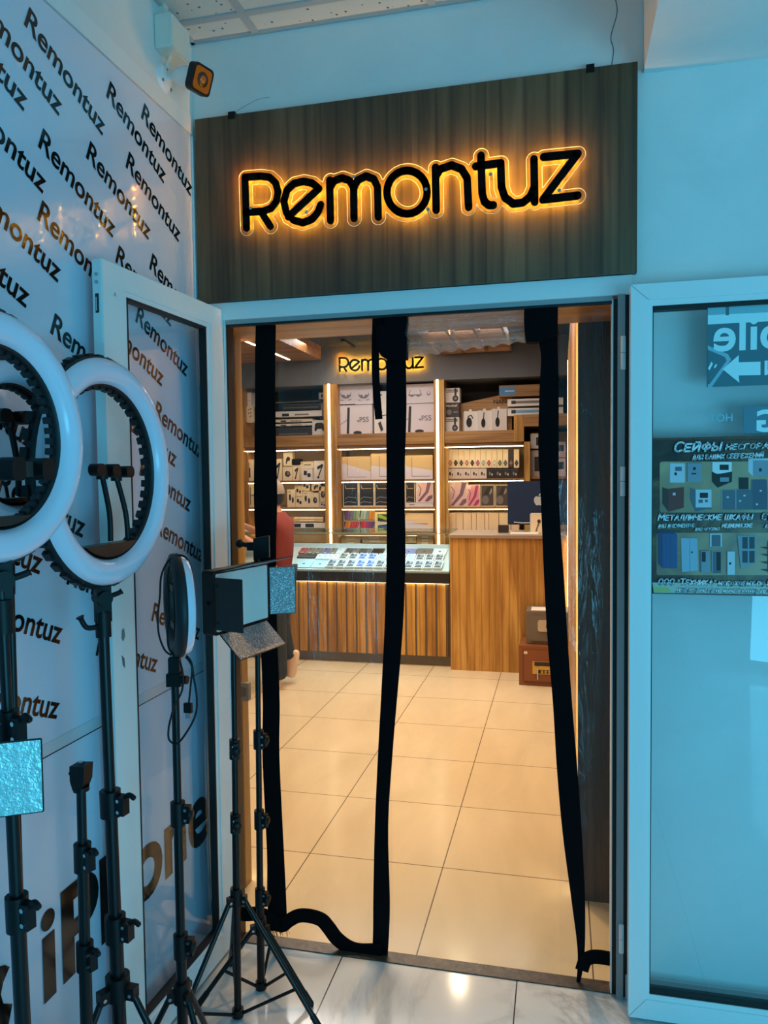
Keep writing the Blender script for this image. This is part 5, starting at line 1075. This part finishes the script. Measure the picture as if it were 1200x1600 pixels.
# big ring light at the left edge of the photo (nearest)
dF = 1.25; cF = atd(0, 683, dF); bF = (cF.x+.018, cF.y-.002)
t = thing('ring_light', (bF[0], bF[1], 0), 'large white ring light on a black stand, nearest the left edge of the photo', 'ring light', 'ring lights on stands')
ring_light(t, cF, X_, .2095, .155, .026, 48, (), .133)
zb = cF.z-.2095; zc1, zc2 = atd(20, 1145, dF).z, atd(30, 1445, dF).z
A = stand(t, bF, (cF.x-.008, cF.y), zb-.05, ((.03, zc2, .0130), (zc2, zc1, .0110), (zc1, zb-.03, .0090)), (zc1, zc2), .56, triangle_feet(bF, .27, 45), .12, (1, -.2), .0122)
tilt_head(t, A, zb-.075, zb-.03, Vector((cF.x-.012, cF.y, zb+.005)), (.55, .8, 0))
# its phone clamp reaching in from the left
hc = atd(33, 733, 1.26); mb = MB().tube(bez([cF+Vector((-.02, -.10, -.065)), cF+Vector((-.015, -.03, -.06)), hc+Vector((-.01, -.04, -.002))], 5), .008, PLAST, 10); mb.build('holder_arm', t)
MB().rbox(hc, Y_*.036, Z_*.013, X_*.008, cm(70, 60, 54, .4), .3).build('clamp_bar', t)
for s_ in (-1, 1): MB().rbox(hc+Y_*s_*.036+X_*.012, Y_*.016, Z_*.019, X_*.014, PLAST, .6, 5).build('clamp_jaw', t)
# smaller ring light behind it
cG = atd(24, 695, 1.50); gT, gB_ = atd(16.5, 929, 1.50), atd(34, 1600, 1.50); bG = (gB_.x, gB_.y)
t = thing('ring_light', (bG[0], bG[1], 0), 'smaller ring light standing behind the nearest one, seen through its hole', 'ring light', 'ring lights on stands')
ring_light(t, cG, X_, .166, .122, .023, 40, ((-.022, .058, 0),), .106)
zb = cG.z-.166; A = stand(t, bG, (gT.x, gT.y), gT.z, ((.03, .8, .0085), (.8, gT.z+.01, .0075)), (), .25, triangle_feet(bG, .13, 30), .06, (0, 1), .009)
MB().tube([gT, Vector((cG.x-.02, cG.y, zb+.004))], .009, PLAST, 10).build('tilt_bracket', t)
# second big ring light
dD = 1.72; cD = atd(171, 738, dD); hD = atd(184.5, 1556, dD); bD = (hD.x-.004, hD.y+.016)
t = thing('ring_light', (bD[0], bD[1], 0), 'large white ring light with phone clamps in front of the open door leaf', 'ring light', 'ring lights on stands')
ring_light(t, cD, (1, .02, 0), .258, .200, .031, 44, ((-.0935, .002, .017), (-.019, .006, .002)), .1634)
zb = cD.z-.258; zc1, zc2 = atd(176, 1260, dD).z, atd(182, 1460, dD).z
A = stand(t, bD, (cD.x-.02, cD.y-.012), zb-.05, ((.03, zc2, .0160), (zc2, zc1, .0145), (zc1, zb-.06, .0124)), (zc1, zc2), hD.z, [(bD[0]+.29, bD[1]), (bD[0]-.145, bD[1]+.225), (bD[0]-.145, bD[1]-.235)], .15, (1, -.1), .0155)
tilt_head(t, A, zb-.075, zb-.03, Vector((cD.x-.02, cD.y-.01, zb+.005)), (.55, .8, 0))
# small ring light seen from behind its edge
cC = atd(281, 945, 1.90); bC = (-.941, -.752); nC = Vector((.80, .60, 0)).normalized()
t = thing('ring_light', (bC[0], bC[1], 0), 'small ring light turned edge-on with a looped black cable on a slim stand', 'ring light', 'ring lights on stands')
ring_light(t, cC, nC, .128, .094, .026, 0)
zb = cC.z-.128; A = stand(t, bC, (cC.x-.012, cC.y-.012), zb-.03, ((.03, .478, .0135), (.478, .82, .0115), (.82, zb-.02, .0100)), (.819, .478), .355, triangle_feet(bC, .215, -30), .10, (1, .1), .012, lever=False)
hb = A(zb-.03)
MB().obox(hb-Z_*.030, Vector((.018, .004, 0)), Vector((-.003, .014, 0)), Z_*.016, PLAST).obox(hb+Z_*.004, Vector((.013, .004, 0)), Vector((-.003, .011, 0)), Z_*.022, PLAST).tube([hb-Z_*.03+X_*.015, hb-Z_*.03+X_*.034], .011, PLAST, 12).build('tilt_bracket', t)
sd_ = nC.cross(Z_)
MB().tube([cC+sd_*.0-Z_*.094-nC*.012, cC-Z_*.06-nC*.012], .006, PLAST, 8).rbox(cC-Z_*.05-nC*.012, sd_*.03, Z_*.008, nC*.008, PLAST, .4).rbox(cC+Z_*.045-nC*.012, sd_*.03, Z_*.008, nC*.008, PLAST, .4).tube([cC-Z_*.05-nC*.012, cC+Z_*.045-nC*.012], .004, PLAST, 8).build('phone_clamp', t)
def cp(px, py, d=1.87): return atd(px, py, d)
mb = MB()
for L in ([(268,1024),(257,1015),(248,990),(247,960),(250,930),(252,900),(262,878),(276,868),(290,871),(299,890),(303,930),(304,980),(299,1010),(291,1022)],
          [(272,1026),(263,1010),(262,980),(264,940),(262,905),(266,882),(278,870)],
          [(291,1024),(299,1035),(303,1060),(307,1085),(307,1110),(300,1130),(284,1155),(274,1162),(264,1155),(264,1135),(272,1105),(284,1080),(286,1055),(281,1032)],
          [(290,1026),(300,1042),(298,1070),(295,1100)]): mb.tube(bez([cp(*q) for q in L], 5), .0026, PLAST, 6)
cb_ = mb.build('cable', t)
p = cp(294, 1106); MB().obox(p, X_*.010, Y_*.005, Z_*.012, PLAST).build('plug_body', cb_); MB().obox(p-Z_*.018, X_*.007, Y_*.003, Z_*.008, STEEL).build('plug_tip', cb_)
# short bare stand
E0 = atd(126, 1203, 1.62); bE = (E0.x-.006, E0.y-.004); zE = E0.z
t = thing('light_stand', (bE[0], bE[1], 0), 'short bare black light stand with an empty square head between the two big ring lights', 'light stand', 'bare light stands')
A = stand(t, bE, (E0.x, E0.y), zE, ((.03, .63, .0135), (.63, .852, .0118), (.852, zE-.02, .0100)), (.852, .632), .36, triangle_feet(bE, .16, 50), .08, (1, -.4), .012)
c = A(zE)
MB().prism([c+Vector((-.016, 0, .012)), c+Vector((.020, 0, .014)), c+Vector((.017, 0, -.020)), c+Vector((.008, 0, -.040)), c+Vector((-.010, 0, -.040)), c+Vector((-.016, 0, -.02))], Y_*.016, PLAST).tube([c-Z_*.045, c-Z_*.036], .017, PLAST, 14).box(c.x-.004, c.y-.004, c.z+.012, c.x+.006, c.y+.006, c.z+.018, STEEL).tube([c+Vector((-.016, 0, -.01)), c+Vector((-.026, 0, -.008))], .006, PLAST, 8).build('mount_head', t)

# panel light with barn doors
def panel_light(t, c, u, n, W_, H_, doors, dl=.10, D_=.032, foil=GLIT):
    u, n = Vector(u).normalized(), Vector(n).normalized(); f = c+n*D_
    MB().rbox(c+n*D_*.35, u*(W_/2+.010), Z_*(H_/2+.010), n*D_*.62, PLAST, .10).build('housing', t)
    MB().rbox(f+n*.0005, u*W_/2, Z_*H_/2, n*.0012, PANELF, .06).build('diffuser', t)
    mb = MB()
    for s_ in (-1, 1): mb.tube([c+u*(s_*(W_/2+.010))+n*D_*.3, c+u*(s_*(W_/2+.018))+n*D_*.3], .006, PLAST, 10)
    mb.build('side_screw', t)
    for nm, d, l_, m in doors:
        d = Vector(d).normalized()
        if nm in 'lr': hg = f+u*((-1 if nm == 'l' else 1)*(W_/2+.006)); al = Z_; hl = H_/2-.008
        else: hg = f+Z_*((1 if nm == 't' else -1)*(H_/2+.006)); al = u; hl = W_/2-.010
        q = d.cross(al).normalized(); inw = q if q.dot(f+n*.05-hg) > 0 else -q
        ctr = hg+d*(l_/2+.004); bd = MB().rbox(ctr, d*l_/2, al*hl, q*.0012, mat('black barn door', rgb(14, 15, 18), .45), .06).build('barn_door', t)
        MB().rbox(ctr+inw*.0018, d*(l_/2-.002), al*(hl-.002), q*.0005, m, .05).build('foil_lining', bd)
        for s_ in (-.7, .7):
          mb = MB().tube([hg+al*(hl*s_-.008), hg+al*(hl*s_+.008)], .0030, PLAST, 8).obox(hg+d*.008+al*hl*s_, d*.008, al*.005, q*.0022, PLAST)
          mb.build('door_hinge', bd)
bA = (-.973, -.354); uA = Vector((.225, .974, 0)); nA = Vector((.974, -.225, 0))
t = thing('panel_light', (bA[0], bA[1], 0), 'led panel light with four open barn doors on a tripod in front of the doorway', 'panel light', 'panel lights on stands')
A = stand(t, bA, (-.962, -.352), 1.20, ((.02, .617, .0112), (.617, .846, .0098), (.846, 1.20, .0085)), (.617, .846), .382, [(-.71, -.35), (-1.10, -.58), (-1.10, -.13)], .018, (.6, -1), .0105, tj=.70, lever=False)
cA = Vector((-.957, -.352, 1.313))
MB().tube([A(1.19), A(1.23)], .014, PLAST, 12).obox(A(1.228)+nA*.006, uA*.014, nA*.014, Z_*.014, PLAST).build('swivel_head', t)
panel_light(t, cA, uA, nA, .250, .166, (('l', nA*1+uA*-.05, .098, mat('dark lining', rgb(20, 20, 24), .6)), ('r', nA*.62+uA*.50, .082, GLIT), ('b', nA*.72-Z_*.70, .098, GLIT), ('t', nA*.97+Z_*.24+uA*.12, .100, GREYP)))
# bare tripod with phone clip behind it
bB = (-.954, -.215)
t = thing('light_stand', (bB[0], bB[1], 0), 'tall bare black tripod with a small clip head, behind the panel light', 'light stand', 'bare light stands')
A = stand(t, bB, (-.940, -.215), 1.43, ((.01, .307, .0125), (.307, .566, .0108), (.566, .829, .0095), (.829, 1.43, .0085)), (.307, .566, .829), .210, [(-1.114, -.335), (-.767, -.26), (-.965, -.045)], .014, (1, -.2), .0105, tj=.55, lever=False)
c = A(1.43)
MB().obox(c+Vector((.020, -.005, .018)), Vector((.024, .006, .004)), Vector((-.004, .014, 0)), Vector((0, 0, .034)), PLAST).obox(c+Vector((-.012, 0, .022)), X_*.016, Y_*.011, Z_*.013, PLAST).tube(bez([c+Vector((-.02, 0, .024)), c+Vector((-.042, -.004, .028)), c+Vector((-.055, -.004, .034))], 4), [.008]*8+[.013], PLAST, 10).sphere(c+Vector((-.055, -.004, .030)), .014, PLAST, 10).build('clip_head', t)
# panel light cut by the left edge: only its foil-lined flap is in view
p = atd(21, 1216, 1.17); uH = Vector((.225, .974, 0)); nH = Vector((.974, -.225, 0)); dH = Vector((.86, .50, 0)).normalized(); lH = .085; WH, HH = .22, .118
cH = (p-dH*(lH/2+.004))-uH*(WH/2+.006)-nH*.032; bH = (cH.x-.01, cH.y)
t = thing('panel_light', (bH[0], bH[1], 0), 'panel light at the left edge, only its bright hammered flap in view', 'panel light', 'panel lights on stands')
A = stand(t, bH, (cH.x-.008, cH.y), cH.z-.13, ((.02, .5, .0112), (.5, cH.z-.1, .009)), (.5,), .3, triangle_feet(bH, .2, 200), .05, (1, 0), .0105)
MB().tube([A(cH.z-.14), A(cH.z-.085)], .014, PLAST, 12).build('swivel_head', t)
panel_light(t, cH, uH, nH, WH, HH+.016, (('r', dH, lH, GLIT2), ('l', nH-uH*.6, .08, GLIT2), ('b', nH*.7-Z_*.7, .08, GLIT2), ('t', nH*.9+Z_*.4, .08, GLIT2)))

# ------------------------------------------------------------------ the person at the display case
def skin_mesh(name, J, E_, m, parent, sub=2):
    off = Vector((0, 0, 0)); q = parent
    while q is not None: off += q.location; q = q.parent
    nm = list(J); me = bpy.data.meshes.new(name); me.from_pydata([Vector(J[k][0])-off for k in nm], [(nm.index(a), nm.index(b)) for a, b in E_], [])
    o = bpy.data.objects.new(name, me); COL.objects.link(o); o.parent = parent
    md = o.modifiers.new('Skin', 'SKIN'); md.use_smooth_shade = True; md.branch_smoothing = .4
    for i, k_ in enumerate(nm):
        d = me.skin_vertices[0].data[i]; r_ = J[k_][1]; d.radius = (r_, r_) if isinstance(r_, (int, float)) else r_; d.use_root = (i == 0)
    s_ = o.modifiers.new('Sub', 'SUBSURF'); s_.levels = sub; s_.render_levels = sub
    me.materials.append(m)
    dg = bpy.context.evaluated_depsgraph_get(); ev = bpy.data.meshes.new_from_object(o.evaluated_get(dg)); o.modifiers.clear(); o.data = ev; bpy.data.meshes.remove(me); ev.name = name
    for f in ev.polygons: f.use_smooth = True
    return o
RED = mat('brick red cotton shirt', rgb(126, 42, 26), .75); TRO = mat('dark green black trousers', rgb(28, 38, 40), .7); SHOE = mat('cream shoe', rgb(226, 196, 166), .6); CAPM = mat('grey cap cloth', rgb(150, 138, 126), .85); HAIR = mat('black hair', rgb(20, 18, 18), .6)
PX, PY = -2.215, 3.15
t = thing('person', (PX, PY, 0), 'person in a brick red shirt, dark trousers and grey cap by the display case', 'person')
J = {'pelvis': ((PX+.02, PY, .90), .115), 'waist': ((PX+.03, PY, 1.04), .105), 'chest': ((PX+.04, PY, 1.22), .125), 'upper': ((PX+.02, PY, 1.345), .09), 'neck': ((PX-.005, PY, 1.43), .055), 'skull0': ((PX-.025, PY, 1.50), .078), 'skull1': ((PX-.015, PY, 1.565), .088), 'crown': ((PX-.01, PY, 1.62), .058), 'nose': ((PX-.115, PY, 1.508), .013), 'chin': ((PX-.085, PY, 1.455), .028),
     'shN': ((PX+.03, PY-.17, 1.335), .055), 'elN': ((PX+.02, PY-.23, 1.10), .042), 'wrN': ((PX-.20, PY-.12, 1.205), .027), 'paN': ((PX-.265, PY-.09, 1.235), .026),
     'shF': ((PX+.03, PY+.17, 1.335), .055), 'elF': ((PX-.04, PY+.24, 1.12), .042), 'wrF': ((PX-.235, PY+.06, 1.27), .027), 'paF': ((PX-.28, PY+.02, 1.30), .026),
     'hipN': ((PX+.01, PY-.09, .86), .085), 'knN': ((PX+.045, PY-.08, .48), .055), 'anN': ((PX+.06, PY-.07, .095), .036), 'hipF': ((PX+.01, PY+.09, .86), .085), 'knF': ((PX+.0, PY+.09, .50), .055), 'anF': ((PX+.085, PY+.10, .23), .036), 'toF': ((PX+.065, PY+.10, .05), .026), 'toN': ((PX-.03, PY-.075, .04), .03)}
E_ = [('pelvis','waist'),('waist','chest'),('chest','upper'),('upper','neck'),('neck','skull0'),('skull0','skull1'),('skull1','crown'),('skull0','nose'),('skull0','chin'),('upper','shN'),('shN','elN'),('elN','wrN'),('wrN','paN'),('upper','shF'),('shF','elF'),('elF','wrF'),('wrF','paF'),('pelvis','hipN'),('hipN','knN'),('knN','anN'),('anN','toN'),('pelvis','hipF'),('hipF','knF'),('knF','anF'),('anF','toF')]
for s_, P in (('N', J['paN'][0]), ('F', J['paF'][0])):
    P = Vector(P)
    for i, (dy, L) in enumerate(((-.027, .062), (-.009, .074), (.009, .070), (.026, .055))):
        a = P+Vector((-.030, dy, .006)); b = a+Vector((-L*.55, dy*.15, .004)); c = b+Vector((-L*.35, 0, -.022))
        J['f%s%d0' % (s_, i)] = (a, .0095); J['f%s%d1' % (s_, i)] = (b, .0085); J['f%s%d2' % (s_, i)] = (c, .0075); E_ += [('pa'+s_, 'f%s%d0' % (s_, i)), ('f%s%d0' % (s_, i), 'f%s%d1' % (s_, i)), ('f%s%d1' % (s_, i), 'f%s%d2' % (s_, i))]
    sg_ = 1 if s_ == 'N' else -1
    a = P+Vector((.0, .028*sg_, .012)); b = a+Vector((-.03, .016*sg_, .012)); J['t%s0' % s_] = (a, .011); J['t%s1' % s_] = (b, .009); E_ += [('pa'+s_, 't%s0' % s_), ('t%s0' % s_, 't%s1' % s_)]
body = skin_mesh('body', J, E_, SKIN, t)
def grow(keys, edges, add, extra=None):
    K = {k_: (J[k_][0], J[k_][1]+add.get(k_, .014)) for k_ in keys}
    if extra: K.update(extra)
    return K, edges
lpn = lambda a, b, f: tuple(Vector(J[a][0]).lerp(Vector(J[b][0]), f))
K, ee = grow(['pelvis','waist','chest','upper','shN','shF'], [('pelvis','waist'),('waist','chest'),('chest','upper'),('upper','shN'),('shN','sleN'),('upper','shF'),('shF','sleF'),('upper','col'),('pelvis','hemS')],
     {'pelvis': .008, 'waist': .030, 'chest': .030, 'upper': .035, 'shN': .03, 'shF': .03}, {'sleN': (lpn('shN','elN',.62), .072), 'sleF': (lpn('shF','elF',.62), .072), 'col': (lpn('upper','neck',.62), .066), 'hemS': ((PX+.012, PY, .83), .100)})
skin_mesh('shirt', K, ee, RED, t)
K, ee = grow(['pelvis','hipN','hipF','knN','knF'], [('pelvis','hipN'),('hipN','knN'),('knN','cmN'),('cmN','cuN'),('pelvis','hipF'),('hipF','knF'),('knF','cuF')], {'pelvis': .016, 'hipN': .02, 'hipF': .02, 'knN': .028, 'knF': .028}, {'cmN': ((PX+.055, PY-.075, .26), .068), 'cuN': ((PX+.06, PY-.07, .07), .066), 'cuF': ((PX+.085, PY+.10, .19), .056)})
skin_mesh('trousers', K, ee, TRO, t)
skin_mesh('shoe', {'a': ((PX+.095, PY-.07, .043), .042), 'b': ((PX+.03, PY-.072, .042), .042), 'c': ((PX-.06, PY-.075, .036), .036), 'd': ((PX+.065, PY-.07, .085), .042)}, [('a','b'),('b','c'),('a','d')], SHOE, t)
skin_mesh('shoe', {'a': ((PX+.135, PY+.10, .285), .034), 'b': ((PX+.125, PY+.10, .18), .038), 'c': ((PX+.085, PY+.10, .046), .040), 'd': ((PX+.095, PY+.10, .24), .040)}, [('a','b'),('b','c'),('b','d')], SHOE, t)
mb = MB().lathe((PX-.012, PY, 1.535), (-.10, 0, 1), [(.104, .0), (.107, .03), (.100, .07), (.075, .105), (.03, .122), (0, .124)], CAPM, 32)
mb.prism([(PX-.09, PY-.075, 1.548), (PX-.16, PY-.055, 1.535), (PX-.19, PY, 1.530), (PX-.16, PY+.055, 1.535), (PX-.09, PY+.075, 1.548)], (0, 0, .004), CAPM); mb.build('cap', t)
mb = MB().lathe((PX-.010, PY, 1.475), (-.05, 0, 1), [(.070, -.02), (.092, .01), (.099, .045), (.101, .075)], HAIR, 32, up=(1, 0, 0), a0=-1.9, a1=1.9); mb.build('hair', t)
mb = MB()
for s_ in (-1, 1): mb.sphere((PX-.098, PY+s_*.033, 1.525), .009, HAIR, 10)
mb.box(PX-.108, PY-.022, 1.468, PX-.100, PY+.022, 1.473, cm(150, 84, 76)); mb.build('face_features', t)
mb = MB()
for s_ in (-1, 1): mb.sphere((PX-.005, PY+s_*.095, 1.505), .026, SKIN, 12, (.7, .35, 1.1))
mb.build('ear', t)
o = MB().rbox((PX-.30, PY+.0, 1.355), Vector((.02, .0, .055)), Vector((0, .038, 0)), Vector((.004, 0, -.0015)), PLAST, .2).build('phone'); tag(o, 'dark phone held up in the hands of the person in red', 'phone')
